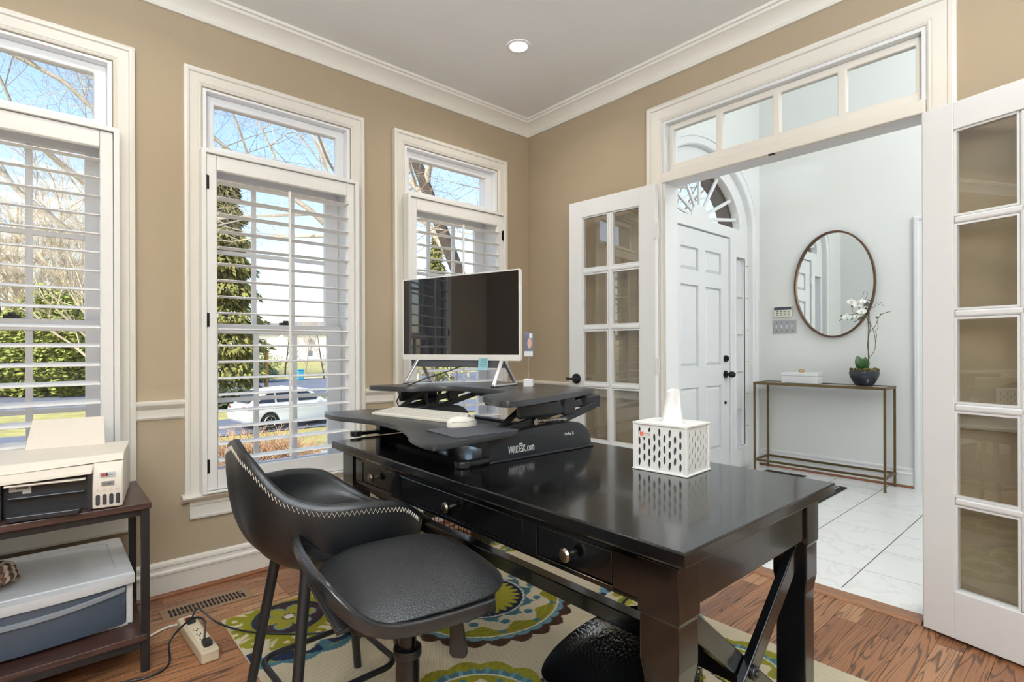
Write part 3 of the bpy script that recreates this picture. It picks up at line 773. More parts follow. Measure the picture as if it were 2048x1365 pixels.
for s in (-1, 1):
    pr_ = [(.085, 0), (.57, 0), (.568, .012)] + [(.47 + .098*cos(t), .012 + .088*sin(t)) for t in [pi/2*k/8 for k in range(1, 9)]] + [(.30, .1), (.12, .082), (.085, .078)]
    y0 = s*.412
    Mz = frame_m((0, y0 if s > 0 else y0 + .045, 0), (1, 0, 0), (0, 0, 1))   # extrudes along -y
    b_ = part('base_side', MB().plate(pr_, [], .045, Mz), CVB, cv, bevel=.009, seg=3, smooth=.7)
    part('base_lip', MB().box((.08, s*.36, 0), (.575, s*.418, .007)), CVB, cv, bevel=.002)
    part('foot', MB().box((-.005, s*.378, .004), (.10, s*.412, .017)).cyl((-.012, s*.395, 0), (-.012, s*.395, .021), .024, n=24), CVB, cv, bevel=.003)
    # lifting arms
    for k, (xa, za, xb, zb) in enumerate(((.17, .095, .54, .168), (.34, .085, .62, .150))):
        part('lift_arm', MB().beam((xa, s*.385, za), (xb, s*.385, zb), .014, .026), CVB, cv, bevel=.003)
    part('hinge_plate', MB().box((.44, s*.372, .125), (.50, s*.396, .186)).box((.58, s*.30, .14), (.66, s*.38, .186)), CVB, cv, bevel=.004)
    part('side_cover', MB().box((.20, s*.40, .132), (.40, s*.425, .186)), CVB, cv, bevel=.012, seg=3)
    # open truss arm carrying the tray
    out = [(.15, .1032), (.37, .1032), (.40, .186), (.285, .186)]
    hol = [[(.205, .114), (.305, .114), (.295, .165)], [(.32, .125), (.355, .115), (.38, .176), (.315, .176)]]
    part('tray_arm', MB().plate(out, hol, .01, frame_m((0, s*.36 + .005, 0), (1, 0, 0), (0, 0, 1))), CVB, cv, bevel=.002)
    sp = [(.30 + .14*k/120, s*.404 + .007*cos(2*pi*k/6), .116 - .004*k/120 + .007*sin(2*pi*k/6)) for k in range(121)]
    part('spring', MB().tube(sp, .0016, 5), CHROME, cv, label='small steel coil spring')
    part('bolt', MB().cyl((.60, s*.332, .155), (.60, s*.36, .155), .012, n=12), CHROME, cv, smooth=.6)
    part('bolt', MB().cyl((.29, s*.38, .116), (.29, s*.408, .116), .011, n=12), CHROME, cv, smooth=.6)
part('cross_tube', MB().box((.48, -.35, .03), (.52, .35, .06)).box((.12, -.37, .03), (.15, .37, .05)), CVB, cv, bevel=.004)
part('back_plate', MB().box((.15, -.33, .176), (.62, -.30, .187)).box((.15, .30, .176), (.62, .33, .187)).box((.55, -.33, .165), (.60, .33, .187)), CVB, cv)
PRINT = M('white_print', (226, 228, 230), .6)
tmh = text_mesh('lettering', 'VARIDESK', .034); tmh.materials.append(PRINT)
Mt = frame_m((.118, -.4128, .018), (1, 0, 0), (0, 0, 1))
def put_text(me, parent, mat4, scl=(1, 1, 1), label=None):
    me.transform(mat4 @ Matrix.Diagonal((*scl, 1)))
    o = bpy.data.objects.new('lettering', me); C.objects.link(o); o.parent = parent; WM[o.name] = wm(parent)
    if label: o['label'] = label
    return o
def fit_text(me, x0, x1, z0, h, lab=None):
    xs_ = [v.co.x for v in me.vertices]; ys_ = [v.co.y for v in me.vertices]
    sx = (x1 - x0)/(max(xs_) - min(xs_)); sy = h/(max(ys_) - min(ys_))
    return put_text(me, cv, frame_m((x0 - min(xs_)*sx, -.4128, z0 - min(ys_)*sy), (1, 0, 0), (0, 0, 1)), (sx, sy, 1), lab)
fit_text(tmh, .160, .236, .022, .024, 'white printed brand lettering')
t2 = text_mesh('lettering', '.com', .034); t2.materials.append(PRINT); fit_text(t2, .239, .275, .022, .0185)
t3 = text_mesh('lettering', 'ProPlus 36', .016); t3.materials.append(PRINT); fit_text(t3, .425, .472, .055, .0105)
part('lettering_mark', MB().box((.206, -.4125, .0475), (.222, -.4131, .0525)), PRINT, cv)

# ================================================================== monitor
MPHI = radians(16.5); mr_ = (FW + RT*.0151)*2.25; mr_.z = 0; sdv = Vector((-sin(MPHI), cos(MPHI), 0))
k_ = (806 - 1024)/F_PX; w_m = (k_*mr_.dot(FW) - mr_.dot(RT)) / (sdv.dot(RT) - k_*sdv.dot(FW)); ml = mr_ + sdv*w_m; mc = (ml + mr_) / 2
yaw = atan2(ml.y - mr_.y, ml.x - mr_.x) - pi/2
PZ = DZ + .2067
mo = thing('monitor', 'large desktop monitor with white frame and dark screen', 'monitor', (mc.x, mc.y, PZ), yaw)
hw = (ml - mr_).length / 2; b0, t0 = 1.078 - PZ, 1.470 - PZ
part('back_shell', MB().box((.006, -hw, b0), (.022, hw, t0)), WHITEP, mo, bevel=.006, seg=3)
mb = MB().plate(rect(-hw, b0, hw, t0), [rect(-hw + .006, b0 + .026, hw - .006, t0 - .006)], .008, frame_m((.006, 0, 0), (0, -1, 0), (0, 0, 1)))
part('bezel', mb, WHITEP, mo, bevel=.001, label='thin white frame with a deeper lower edge')
SCR = M('black_screen_glass', (13, 15, 19), .03, spec=.8, coat=.3)
part('screen', MB().box((-.001, -hw + .006, b0 + .026), (.006, hw - .006, t0 - .006)), SCR, mo)
part('speaker_bar', MB().box((.004, -hw + .09, b0 - .032), (.03, hw - .05, b0 + .002)), M('charcoal_fabric', (74, 75, 78), .8, bump=.3, bscale=600), mo, bevel=.003)
ALU = M('aluminium', (205, 205, 206), .28, metal=.9)
for s in (-1, 1):
    y0 = s*(hw - .085)
    lp = MB().beam((-.075, y0, .007), (.01, y0 - s*.01, b0 + .01), .018, .009).beam((.01, y0 - s*.01, b0 + .01), (.10, y0, .007), .018, .009).beam((-.08, y0, .006), (.105, y0, .006), .018, .009)
    part('stand_leg', lp, ALU, mo, bevel=.003)
    part('foot_pad', MB().box((-.082, y0 - .009, 0), (-.06, y0 + .009, .003)).box((.085, y0 - .009, 0), (.105, y0 + .009, .003)), BLACKP, mo)
nt_ = thing('sticky_note', 'pale blue sticky note stuck under the monitor frame', 'note', (mc.x, mc.y, 1.06), yaw)
SN = M('blue_paper', (150, 200, 210), .8, var=.05, vscale=30)
nb = MB().grid(lambda u, v: (-.0035 - .006*(1-v)**2, -hw*.44 - .026 + .052*u, (b0 + PZ + .012 - .054*(1-v)) - 1.06), 6, 6)
part('paper', nb, SN, nt_)
ink = MB()
rq = random.Random(5)
for k in range(5): ink.box((-.0045 - .001*k*.8, -hw*.44 - .02, .018 + (b0 + PZ - 1.06) - .012 - .0078*k), (-.005 - .001*k*.8, -hw*.44 - .02 + rq.uniform(.02, .038), .0192 + (b0 + PZ - 1.06) - .012 - .0078*k))
part('handwriting', ink, M('ink', (60, 110, 120), .8), nt_)
cb = thing('monitor_cable', 'thin black cable hanging from monitor to behind the keyboard', 'cable', (1.36, 1.9, PZ))
link_cb = MB().tube([(1.385, 1.90, 1.055), (1.34, 1.945, 1.03), (1.27, 2.01, 1.0), (1.19, 2.07, .96), (1.17, 2.09, .90), (1.18, 2.085, .868)], .0028, 6)
obj('cord', link_cb, BLACKP, cb, smooth=.8)

# keyboard, mouse pad, mouse
KZ = DZ + .1028
kb = thing('keyboard', 'white low-profile keyboard lying on the converter tray', 'keyboard', (1.115, 1.80, KZ), radians(12))
KW = M('keyboard_white', (226, 221, 210), .45)
def kz(x): return .008 + (x + .065) * .07
body = MB().add([(-.068, -.218, 0), (.068, -.218, 0), (.068, .218, 0), (-.068, .218, 0), (-.068, -.218, .010), (.068, -.218, .0195), (.068, .218, .0195), (-.068, .218, .010)],
                [(0,3,2,1),(4,5,6,7),(0,1,5,4),(1,2,6,5),(2,3,7,6),(3,0,4,7)])
part('body', body, KW, kb, bevel=.002)
keys = MB()
for r in range(6):
    for c_ in range(21):
        x0 = -.058 + .0195*r; y0 = .206 - .0197*c_
        if r == 0 and 3 < c_ < 9 : continue
        z0 = .0105 + (x0 + .068)*.07
        keys.box((x0, y0 - .0168, z0), (x0 + .0165, y0, z0 + .0045))
keys.box((-.058, .206 - .0197*9 + .003, .0108), (-.0415, .206 - .0197*4, .0155))
part('keys', keys, M('key_white', (214, 210, 202), .5), kb, kind='stuff')
mp_ = thing('mouse_pad', 'dark grey square mouse pad on the right of the tray', 'mouse pad', (1.045, 1.385, KZ), radians(-4))
part('pad', MB().plate(rrect(-.115, -.098, .125, .095, .012), [], .003), M('pad_grey', (66, 68, 74), .75, bump=.2, bscale=500), mp_, bevel=.0008)
ms = thing('computer_mouse', 'white wireless mouse on the mouse pad', 'mouse', (1.075, 1.475, KZ + .003), radians(-4))
def mouse(u, v):
    t = 2*pi*u; h = v
    a = .06*(1 - .0*h); 
    ca, sa = cos(t), sin(t)
    x = .058*ca*(1 - h**3)**.5 if h < 1 else 0
    y_ = (.031 + .003*ca)*sa*(1 - h**3)**.5 if h < 1 else 0
    z = .004 + .03*h*(1 - .18*(x/.058)) 
    return (x, y_, z)
part('shell', MB().grid(mouse, 28, 9, closeu=True).plate([( .057*cos(2*pi*k/28), (.031+.003*cos(2*pi*k/28))*sin(2*pi*k/28)) for k in range(28)], [], .004), KW, ms, smooth=1.2)
part('scroll_wheel', MB().cyl((.03, -.003, .031), (.03, .003, .031), .006, n=14), M('mouse_grey', (120, 118, 114), .5), ms)
part('seam', MB().tube([(-.05 + .1*k/10, -.031*sqrt(max(0, 1 - ((-.05 + .1*k/10)/.06)**2))*.97, .017 + .002*sin(k)) for k in range(11)], .0006, 4), M('mouse_grey', (120, 118, 114), .5), ms)

# photo clip
pc = thing('photo_clip', 'white cube memo holder with a small photo card, right of the monitor', 'photo holder', (1.56, 1.655, PZ), radians(36))
part('cube', MB().box((-.02, -.02, 0), (.02, .02, .034)), M('clear_white', (232, 232, 234), .25), pc, bevel=.002)
part('wire', MB().cyl((0, 0, .034), (0, 0, .135), .0012, n=6).tube([(.0, .006*cos(t), .145 + .008*sin(t)) for t in [2*pi*k/12 for k in range(12)]], .001, 5, closed=True), CHROME, pc)
part('card', MB().box((-.001, -.019, .128), (.001, .019, .232)), M('card_dark', (86, 92, 112), .5, var=.3, vscale=25), pc)
part('card_label', MB().box((-.0022, -.018, .13), (-.001, .018, .152)).box((-.0022, -.016, .208), (-.001, -.003, .228)), PRINT, pc)
part('card_figure', MB().plate([(.004 + .009*cos(2*pi*k/16), .186 + .022*sin(2*pi*k/16)) for k in range(16)], [], .0012, frame_m((-.001, 0, 0), (0, -1, 0), (0, 0, 1))), M('card_pink', (206, 160, 140), .6), pc)

# ================================================================== tissue box
tb = thing('tissue_box', 'white plastic tissue box cover with leaf-shaped cutouts on the desk', 'tissue box', (1.442, .895, DZ), radians(3.5))
TBX, TBY, TBH = .072, .087, .145
TW = M('tissue_cover_white', (238, 238, 236), .4)
rt = random.Random(11)
def leafhole(cx_, cy_, w_, h_, a):
    pts = []
    for k in range(10):
        t = k / 10 * 2 * pi
        x = w_*abs(sin(t))**1.0*(1 if sin(t) > 0 else -1); y_ = h_*cos(t)
        pts.append((cx_ + x*cos(a) - y_*sin(a), cy_ + x*sin(a) + y_*cos(a)))
    return pts
def side(hw_):
    hl = []
    nc = int((2*hw_ - .03) / .0155)
    for c_ in range(nc):
        cx_ = -hw_ + .02 + c_*(2*hw_ - .04)/(nc - 1)
        for r in range(4):
            cy_ = .024 + r*.0315 + (.015 if c_ % 2 else 0)
            if cy_ > TBH - .022: continue
            hl.append(leafhole(cx_, cy_, .0042, .0125, rt.uniform(-.15, .05)))
    return rect(-hw_, .0, hw_, TBH - .006), hl
for nm, Mz, h_ in (('side_panel', frame_m((-TBX, 0, 0), (0, -1, 0), UP), TBY), ('side_panel', frame_m((TBX, 0, 0), (0, 1, 0), UP), TBY),
                   ('side_panel', frame_m((0, -TBY, 0), (1, 0, 0), UP), TBX), ('side_panel', frame_m((0, TBY, 0), (-1, 0, 0), UP), TBX)):
    o_, hl = side(h_)
    part(nm, MB().plate(o_, hl, .0025, Mz @ Matrix.Translation((0, 0, -.0025))), TW, tb)
slot = [(.016*cos(2*pi*k/24), .05*sin(2*pi*k/24)) for k in range(24)]
part('lid', MB().plate(rect(-TBX - .003, -TBY - .003, TBX + .003, TBY + .003), [slot], .006, Matrix.Translation((0, 0, TBH - .006))), TW, tb, bevel=.001)
part('corner_posts', MB().box((-TBX-.002, -TBY-.002, 0), (-TBX+.008, -TBY+.008, TBH)).box((TBX-.008, -TBY-.002, 0), (TBX+.002, -TBY+.008, TBH)).box((-TBX-.002, TBY-.008, 0), (-TBX+.008, TBY+.002, TBH)).box((TBX-.008, TBY-.008, 0), (TBX+.002, TBY+.002, TBH))
     .box((-TBX-.004, -TBY-.004, 0), (TBX+.004, TBY+.004, .005)), TW, tb, bevel=.0015)
part('tissue_carton', MB().box((-TBX + .008, -TBY + .008, .006), (TBX - .008, TBY - .008, TBH - .022)), M('carton_shade_grey', (72, 72, 76), .8, var=.3, vscale=30), tb)  # carton coloured dark for the shade seen through the cutouts
TIS = M('tissue_paper', (244, 244, 244), .9, bump=.3, bscale=40)
def tissue(u, v):
    t = 2*pi*u; r = (1 - .35*v)
    f = 1 + .18*sin(3*t + 2*v) + .1*sin(5*t)
    return (.014*r*cos(t)*f + .004*v, .038*r*sin(t)*f*(1 - .25*v) - .008*v, TBH - .02 + .115*v + .006*sin(2*t)*v)
part('tissue', MB().grid(tissue, 40, 9, closeu=True).add([tissue(k/40, 1) for k in range(40)], [tuple(range(40))]), TIS, tb, smooth=1.0)
part('price_tag', MB().box((-TBX - .0012, .028, .100), (-TBX - .0002, .068, .118)), PRINT, tb, label='small white tag with an orange square')
part('tag_mark', MB().box((-TBX - .0018, .052, .104), (-TBX - .0012, .064, .116)), M('tag_orange', (224, 110, 76), .6), tb)
part('tag_lines', MB().box((-TBX - .0018, .030, .111), (-TBX - .0012, .050, .1125)).box((-TBX - .0018, .030, .107), (-TBX - .0012, .046, .1082)), M('tag_text', (200, 120, 100), .6), tb)
# ================================================================== bucket bar stool
LEA = M('black_leatherette', (21, 22, 24), .36, bump=.25, bscale=420, var=.06, vscale=20)
LEG = M('matte_black_leg', (24, 25, 27), .4)
ch = thing('bucket_bar_stool', 'black leatherette bucket bar stool with white zigzag stitching and tube legs', 'bar stool', (.652, 1.582, 0), radians(1))
KN = [(0, .235, .600), (35, .275, .598), (52, .292, .635), (70, .29, .695), (92, .278, .715), (118, .27, .722), (138, .275, .755), (158, .278, .835), (180, .268, .878)]
def rim(phi):
    a = abs((phi + 180) % 360 - 180)
    for i in range(len(KN) - 1):
        if KN[i][0] <= a <= KN[i+1][0]:
            t = (a - KN[i][0]) / (KN[i+1][0] - KN[i][0])
            def cr(j):
                p0 = KN[max(i-1, 0)][j]; p1 = KN[i][j]; p2 = KN[i+1][j]; p3 = KN[min(i+2, len(KN)-1)][j]
                return .5*((2*p1) + (-p0 + p2)*t + (2*p0 - 5*p1 + 4*p2 - p3)*t*t + (-p0 + 3*p1 - 3*p2 + p3)*t**3)
            return cr(1), cr(2)
    return KN[-1][1:]
def shell_pt(phi, v, inner):
    R, h = rim(phi); t = radians(phi)
    zb = .585 if inner else .508
    back = max(0, -cos(t))
    e = 2.6 if not inner else 3.6
    r = R * sin(min(v, 1) * pi/2) ** (.85 if not inner else .75)
    if inner: r = max(0, r - .022*min(1, v*3))
    z = zb + (h - (.004 if inner else 0) - zb) * v ** e
    return (r*cos(t), r*sin(t), z)
NU, NV = 72, 18
mb = MB()
def closed_shell(u, w):
    phi = 360*u
    if w <= .47: return shell_pt(phi, w/.47, False)
    if w >= .53: return shell_pt(phi, (1-w)/.47, True)
    R, h = rim(phi); t = radians(phi); a = (w - .47)/.06
    r = R - .011 + .011*cos(pi*a); return (r*cos(t), r*sin(t), h + .011*sin(pi*a))
mb.grid(closed_shell, NU, 40, closeu=True)
part('seat_shell', mb, LEA, ch, smooth=1.4)
zz = MB(); pts = []
n = 300
phi = 56.0; k = 0
while phi < 304:
    R, h = rim(phi); g = (h - .508)*2.6
    pts.append(shell_pt(phi, 1 - (.008 if k % 2 else .021)/g, False)); k += 1
    q0 = Vector(shell_pt(phi, 1, False)); q1 = Vector(shell_pt(phi + .5, 1, False)); phi += .5*.0062/max(1e-4, (q1 - q0).length)
o2 = []
for p in pts:
    q = Vector(p); rr = Vector((q.x, q.y, 0)).normalized(); o2.append(q + rr*.0015)
zz.tube(o2, .0009, 4)
part('stitching', zz, M('cream_thread', (226, 220, 206), .8), ch, label='white zigzag stitching along the rim')
for sx in (-1, 1):
    for sy in (-1, 1):
        part('leg', MB().cyl((sx*.185, sy*.185, .0085), (sx*.110, sy*.110, .535), .0135, .0155, n=16), LEG, ch, smooth=.8)
rr = rrect(-.152, -.152, .152, .152, .05, 6)
part('foot_ring', MB().tube([(p[0], p[1], .182) for p in rr], .009, 10, closed=True), LEG, ch, smooth=.8)
part('mounting_plate', MB().box((-.12, -.12, .512), (.12, .12, .53)), LEG, ch, bevel=.006)

# ================================================================== swivel stool with low back
so = thing('swivel_stool', 'black gas-lift swivel stool with padded seat and open low back', 'stool', (.66, 1.13, .02), radians(-10))
SLEA = M('black_grained_vinyl', (25, 26, 28), .4, bump=.5, bscale=260, var=.1, vscale=40)
def sq(t, a, b, e=.62): return (a*abs(cos(t))**e*(1 if cos(t) > 0 else -1), b*abs(sin(t))**e*(1 if sin(t) > 0 else -1))
def pad(u, v):
    t = 2*pi*u
    x, y_ = sq(t, .192, .210, .55)
    x += .012*(1 - (y_/.205)**2)*(1 if x > 0 else .4)
    if v < .18: k = .93 + .07*(v/.18)**.5; z = .552 + .012*(v/.18)
    else:
        w = (v - .18)/.82; k = (1 - w**2.0)**.5 if w < 1 else 0; z = .566 + .062*(1 - k**3.0)
        k = max(k, 0)
    return (x*k, y_*k, z)
part('seat_pad', MB().grid(pad, 56, 18, closeu=True).add([pad(k/56, 0) for k in range(56)], [tuple(reversed(range(56)))]), SLEA, so, smooth=1.2)
PLY = M('black_bent_frame', (26, 27, 29), .25, spec=.6)
path = []
def fp(s, side):   # s 0..1 from seat front along the side up to the middle of the back rail
    K = [(.125, .204, .545), (.09, .209, .545), (-.02, .214, .546), (-.10, .212, .552), (-.155, .206, .572), (-.195, .194, .607), (-.222, .165, .640), (-.235, .11, .652), (-.24, 0, .655)]
    f = s*(len(K) - 1); i = min(int(f), len(K) - 2); t = f - i
    p = [K[max(i-1, 0)], K[i], K[i+1], K[min(i+2, len(K)-1)]]
    q = [.5*(2*p[1][j] + (-p[0][j] + p[2][j])*t + (2*p[0][j] - 5*p[1][j] + 4*p[2][j] - p[3][j])*t*t + (-p[0][j] + 3*p[1][j] - 3*p[2][j] + p[3][j])*t**3) for j in range(3)]
    return Vector((q[0], q[1]*side, q[2]))
P_ = [fp(k/24, -1) for k in range(25)] + [fp(k/24, 1) for k in range(23, -1, -1)]
sec = []
for i, p in enumerate(P_):
    d = (P_[min(i+1, len(P_)-1)] - P_[max(i-1, 0)]).normalized()
    outv = Vector((p.x + .02, p.y, 0)).normalized()
    outv = (outv - d*outv.dot(d)).normalized(); upv = d.cross(outv).normalized()
    if upv.z < 0: upv = -upv
    sec.append((p, outv, upv))
part('back_frame', MB().sweep([(-.008, -.014), (.008, -.014), (.008, .014), (-.008, .014)], sec), PLY, so, bevel=.004, seg=3, smooth=.8)
part('seat_base', MB().plate([sq(2*pi*k/40, .185, .203) for k in range(40)], [], .022, Matrix.Translation((0, 0, .53))), PLY, so, bevel=.006, seg=3)
part('back_spine', MB().plate([(-.12, -.12), (-.20, -.14), (-.205, .14), (-.12, .12)], [], .012, Matrix.Translation((0, 0, .535))), PLY, so, bevel=.003)
part('seat_plate', MB().box((-.09, -.08, .512), (.09, .08, .532)), BLACKM, so, bevel=.004)
part('gas_lift', MB().cyl((0, 0, .30), (0, 0, .515), .0215, n=24).cyl((0, 0, .02), (0, 0, .385), .0285, n=24), M('gloss_black_tube', (20, 20, 22), .18), so, smooth=.6)
part('collar', MB().cyl((0, 0, .37), (0, 0, .392), .034, n=24), BLACKP, so, bevel=.004, smooth=.6)
part('height_lever', MB().beam((.03, -.05, .515), (.075, -.115, .49), .008, .008).plate([(-.013, 0), (.013, 0), (.021, -.085), (.014, -.095), (-.014, -.095), (-.021, -.085)], [], .014, frame_m((.075, -.118, .50), (.8, -.6, 0), (-.05, .05, 1))), BLACKP, so, bevel=.003)
part('base_disc', MB().lathe([(0, -.0115), (.205, -.0115), (.205, -.006), (.19, 0), (.05, .014), (.035, .03), (0, .05)], 40), M('gloss_black_tube', (20, 20, 22), .18), so, smooth=.6)
# ================================================================== rug
RX0, RX1, RY1, RY0 = .556, 2.078, 2.45, .02
CREAM = lin((214, 202, 176)); GREEN = lin((142, 138, 44)); OLIVE = lin((158, 150, 56)); TEAL = lin((74, 116, 130)); LBLUE = lin((112, 154, 168))
NAVY = lin((40, 48, 72)); BROWN = lin((74, 52, 42)); WHT = lin((222, 214, 196)); YEL = lin((176, 168, 62)); PUR = lin((66, 50, 52))
def scal(th, n, amp, ph=0): return amp*abs(sin(n*th/2 + ph))
def med_sun(dx, dy, R):                         # brown scalloped sun medallion
    r = hypot(dx, dy)/R; th = atan2(dy, dx)
    if r > .93 + scal(th, 26, .07): return None
    if r > .865 + scal(th, 34, .03): return BROWN
    if r > .835: return LBLUE if r > .85 or sin(th*40) > -.4 else TEAL
    if r > .815: return WHT
    wav = .69 + .05*sin(th*12)
    if r > wav:
        if hypot(r - .76, (((th*12/(2*pi)) % 1) - .25)*.38) < .035: return TEAL
        return GREEN if sin(r*90 + th*7) < .75 else OLIVE
    if r > .47:
        # teal scrolls on cream
        f = (th*12/(2*pi)) % 1
        cx_, cy_ = .60, .5; d = hypot((r - cx_)/.5*1.0, (f - cy_)*.55)
        if d < .085: return TEAL
        if d < .135: return CREAM
        g = (r - .47)/.2
        if r < .52 + .035*sin(th*12 + .8): return TEAL
        if abs(f - (.06 + .5*g)) < .10 and g < .6: return TEAL
        return CREAM
    if r > .452: return WHT
    pet = .30 + .115*abs(sin(th*13))**.6
    if r > pet: return NAVY
    if r > .12: return YEL if sin(th*26) < .93 else OLIVE
    if r > .08: return NAVY
    return WHT
def med_green(dx, dy, R):                       # green scalloped medallion
    r = hypot(dx, dy)/R; th = atan2(dy, dx)
    if r > .92 + scal(th, 14, .08): return None
    if r > .80 + scal(th, 28, .045): return GREEN if sin(th*50 + r*40) < .8 else OLIVE
    if r > .735: return TEAL if sin(th*30) > -.6 else LBLUE
    if r > .705: return WHT
    if r > .55 + .08*sin(th*9):
        f = (th*9/(2*pi)) % 1
        if hypot(r - .63, (f - .75)*.3) < .03: return TEAL
        return GREEN
    if r > .34: return CREAM
    if r > .30: return NAVY
    return YEL if r > .22*abs(sin(th*6)) + .05 else NAVY
def med_blue(dx, dy, R):                        # blue scalloped medallion with green dots
    r = hypot(dx, dy)/R; th = atan2(dy, dx)
    if r > .92 + scal(th, 18, .08): return None
    if r > .85 + scal(th, 18, .03, .7): return LBLUE
    if r > .77: return NAVY if sin(th*18) > -.55 else LBLUE
    if r > .74: return WHT
    f = (th*10/(2*pi)) % 1
    if r > .42:
        d = hypot(r - .62, (f - .5)*.36)
        if d < .095: return OLIVE if d > .05 else GREEN
        if r < .50: return GREEN
        return CREAM
    if r > .36: return NAVY
    return YEL if r > .12 + .16*abs(sin(th*5)) else CREAM
def med_flower(dx, dy, R):                      # purple disc with green flower
    r = hypot(dx, dy); th = atan2(dy, dx)
    if r < .142:
        if r > .128: return NAVY
        if r < .020: return WHT
        if r < .027: return NAVY
        if r < .045 + .058*abs(cos(3*th + .35))**.55: return OLIVE
        if r < .05 + .06*abs(cos(3*th + .35))**.5: return LBLUE
        return PUR
    if r < .255:
        f = (th*11/(2*pi)) % 1; g = (r - .142)/.113
        d = hypot((g - .58)*.9, (f - .5)*.85)
        if d < .17: return CREAM if hypot((g - .60)*.9, (f - .62)*.85) < .085 else GREEN
        if d < .32: return GREEN if f > .25 else CREAM
        if g < .30: return GREEN
        return GREEN if abs(f - .02 - .3*g) < .1 else CREAM
    if r < .29 + .018*sin(th*14): return CREAM
    if r < .325 + scal(th, 18, .012): return NAVY if (th*9/(2*pi)) % 1 < .8 else TEAL
    if r < .335: return GREEN
    if r < .352 + scal(th, 16, .02): return TEAL
    return None
MEDS = [(.775, 2.295, .37, med_flower), (1.49, 1.90, .42, med_sun), (1.0, 1.285, .285, med_green), (1.96, 1.345, .245, med_blue), (1.96, 2.40, .20, med_green),
        (1.79, .87, .23, med_green), (1.42, .78, .33, med_blue), (.72, .72, .30, med_sun), (1.25, .28, .28, med_flower)]
def rug_col(x, y):
    wob = .0022*sin(x*900) * cos(y*820)
    for mx, my, R, fn in MEDS:
        dx, dy = x - mx + wob, y - my - wob
        if dx*dx + dy*dy < (R*1.02)**2:
            c_ = fn(dx, dy, R)
            if c_ is not None: return c_
    e = min(x - RX0, RX1 - x, RY1 - y, y - RY0)
    if e < .012: return CREAM
    return CREAM
rug = thing('area_rug', 'cream area rug with green, teal and brown medallions under the desk', 'rug', (RX0, RY0, 0))
ST = .0045
nx = int((RX1 - RX0)/ST) + 1; ny = int((RY1 - .45)/ST) + 1
YS = [RY1 - (RY1 - .45)*j/(ny - 1) for j in range(ny)] + [RY0]
import array
vv = []; cc = array.array('f')
for j, y in enumerate(YS):
    for i in range(nx):
        x = RX0 + (RX1 - RX0)*i/(nx - 1)
        e = min(x - RX0, RX1 - x, RY1 - y, y - RY0)
        vv.append((x, y, .0075 if e > .004 else .004))
        cc.extend(rug_col(x, y))
ff_ = []
for j in range(len(YS) - 1):
    for i in range(nx - 1):
        a = j*nx + i; ff_.append((a, a + nx, a + nx + 1, a + 1))
me = bpy.data.meshes.new('pile'); me.from_pydata(vv, [], ff_)
ca = me.color_attributes.new('weave', 'FLOAT_COLOR', 'POINT'); ca.data.foreach_set('color', cc)
RUGM, t, out = newmat('woven_rug')
p = t.nodes.new('ShaderNodeBsdfPrincipled'); p.inputs['Roughness'].default_value = .95; p.inputs['Specular IOR Level'].default_value = .1
at = t.nodes.new('ShaderNodeVertexColor'); at.layer_name = 'weave'
tc = t.nodes.new('ShaderNodeTexCoord')
wv = t.nodes.new('ShaderNodeTexWave'); wv.inputs['Scale'].default_value = 60; wv.inputs['Distortion'].default_value = 1.5; wv.inputs['Detail'].default_value = 2
mpn = t.nodes.new('ShaderNodeMapping'); mpn.inputs['Rotation'].default_value = (0, 0, .6); t.links.new(tc.outputs['Object'], mpn.inputs[0]); t.links.new(mpn.outputs[0], wv.inputs[0])
mixc = t.nodes.new('ShaderNodeMixRGB'); mixc.blend_type = 'MULTIPLY'; mixc.inputs[0].default_value = .28
t.links.new(at.outputs[0], mixc.inputs[1]); t.links.new(wv.outputs[0], mixc.inputs[2]); t.links.new(mixc.outputs[0], p.inputs['Base Color'])
bp = t.nodes.new('ShaderNodeBump'); bp.inputs['Strength'].default_value = .4; bp.inputs['Distance'].default_value = .002; t.links.new(wv.outputs[0], bp.inputs['Height']); t.links.new(bp.outputs[0], p.inputs['Normal'])
t.links.new(p.outputs[0], out.inputs[0])
link('pile', me, RUGM, rug)
obj('backing', MB().plate(rect(RX0 - .002, RY0 - .002, RX1 + .002, RY1 + .002), [], .005, Matrix.Translation((0, 0, .0002))), M('rug_backing', (196, 184, 158), .95, bump=.4, bscale=300), rug, bevel=.001)

# ================================================================== floor register
BRS = M('brown_register', (140, 112, 86), .45)
fv = thing('floor_register', 'long brown metal floor register below the middle window', 'vent', (.55, 2.665, 0))
fo = rect(-.175, -.065, .175, .065)
sl_ = []
for k in range(20):
    x = -.142 + .0149*k; sl_.append(rect(x - .0055, -.04, x + .0045, .04))
part('plate', MB().plate(fo, sl_, .003, Matrix.Translation((0, 0, .0008))), BRS, fv, bevel=.0006)
part('duct', MB().box((-.155, -.045, .0002), (.155, .045, .0009)), M('duct_dark', (28, 24, 22), .9), fv)
part('louver_bar', MB().box((-.15, -.0012, .001), (.15, .0012, .003)), BRS, fv)
part('lever', MB().box((.132, -.006, .003), (.142, .014, .008)), CHROME, fv)

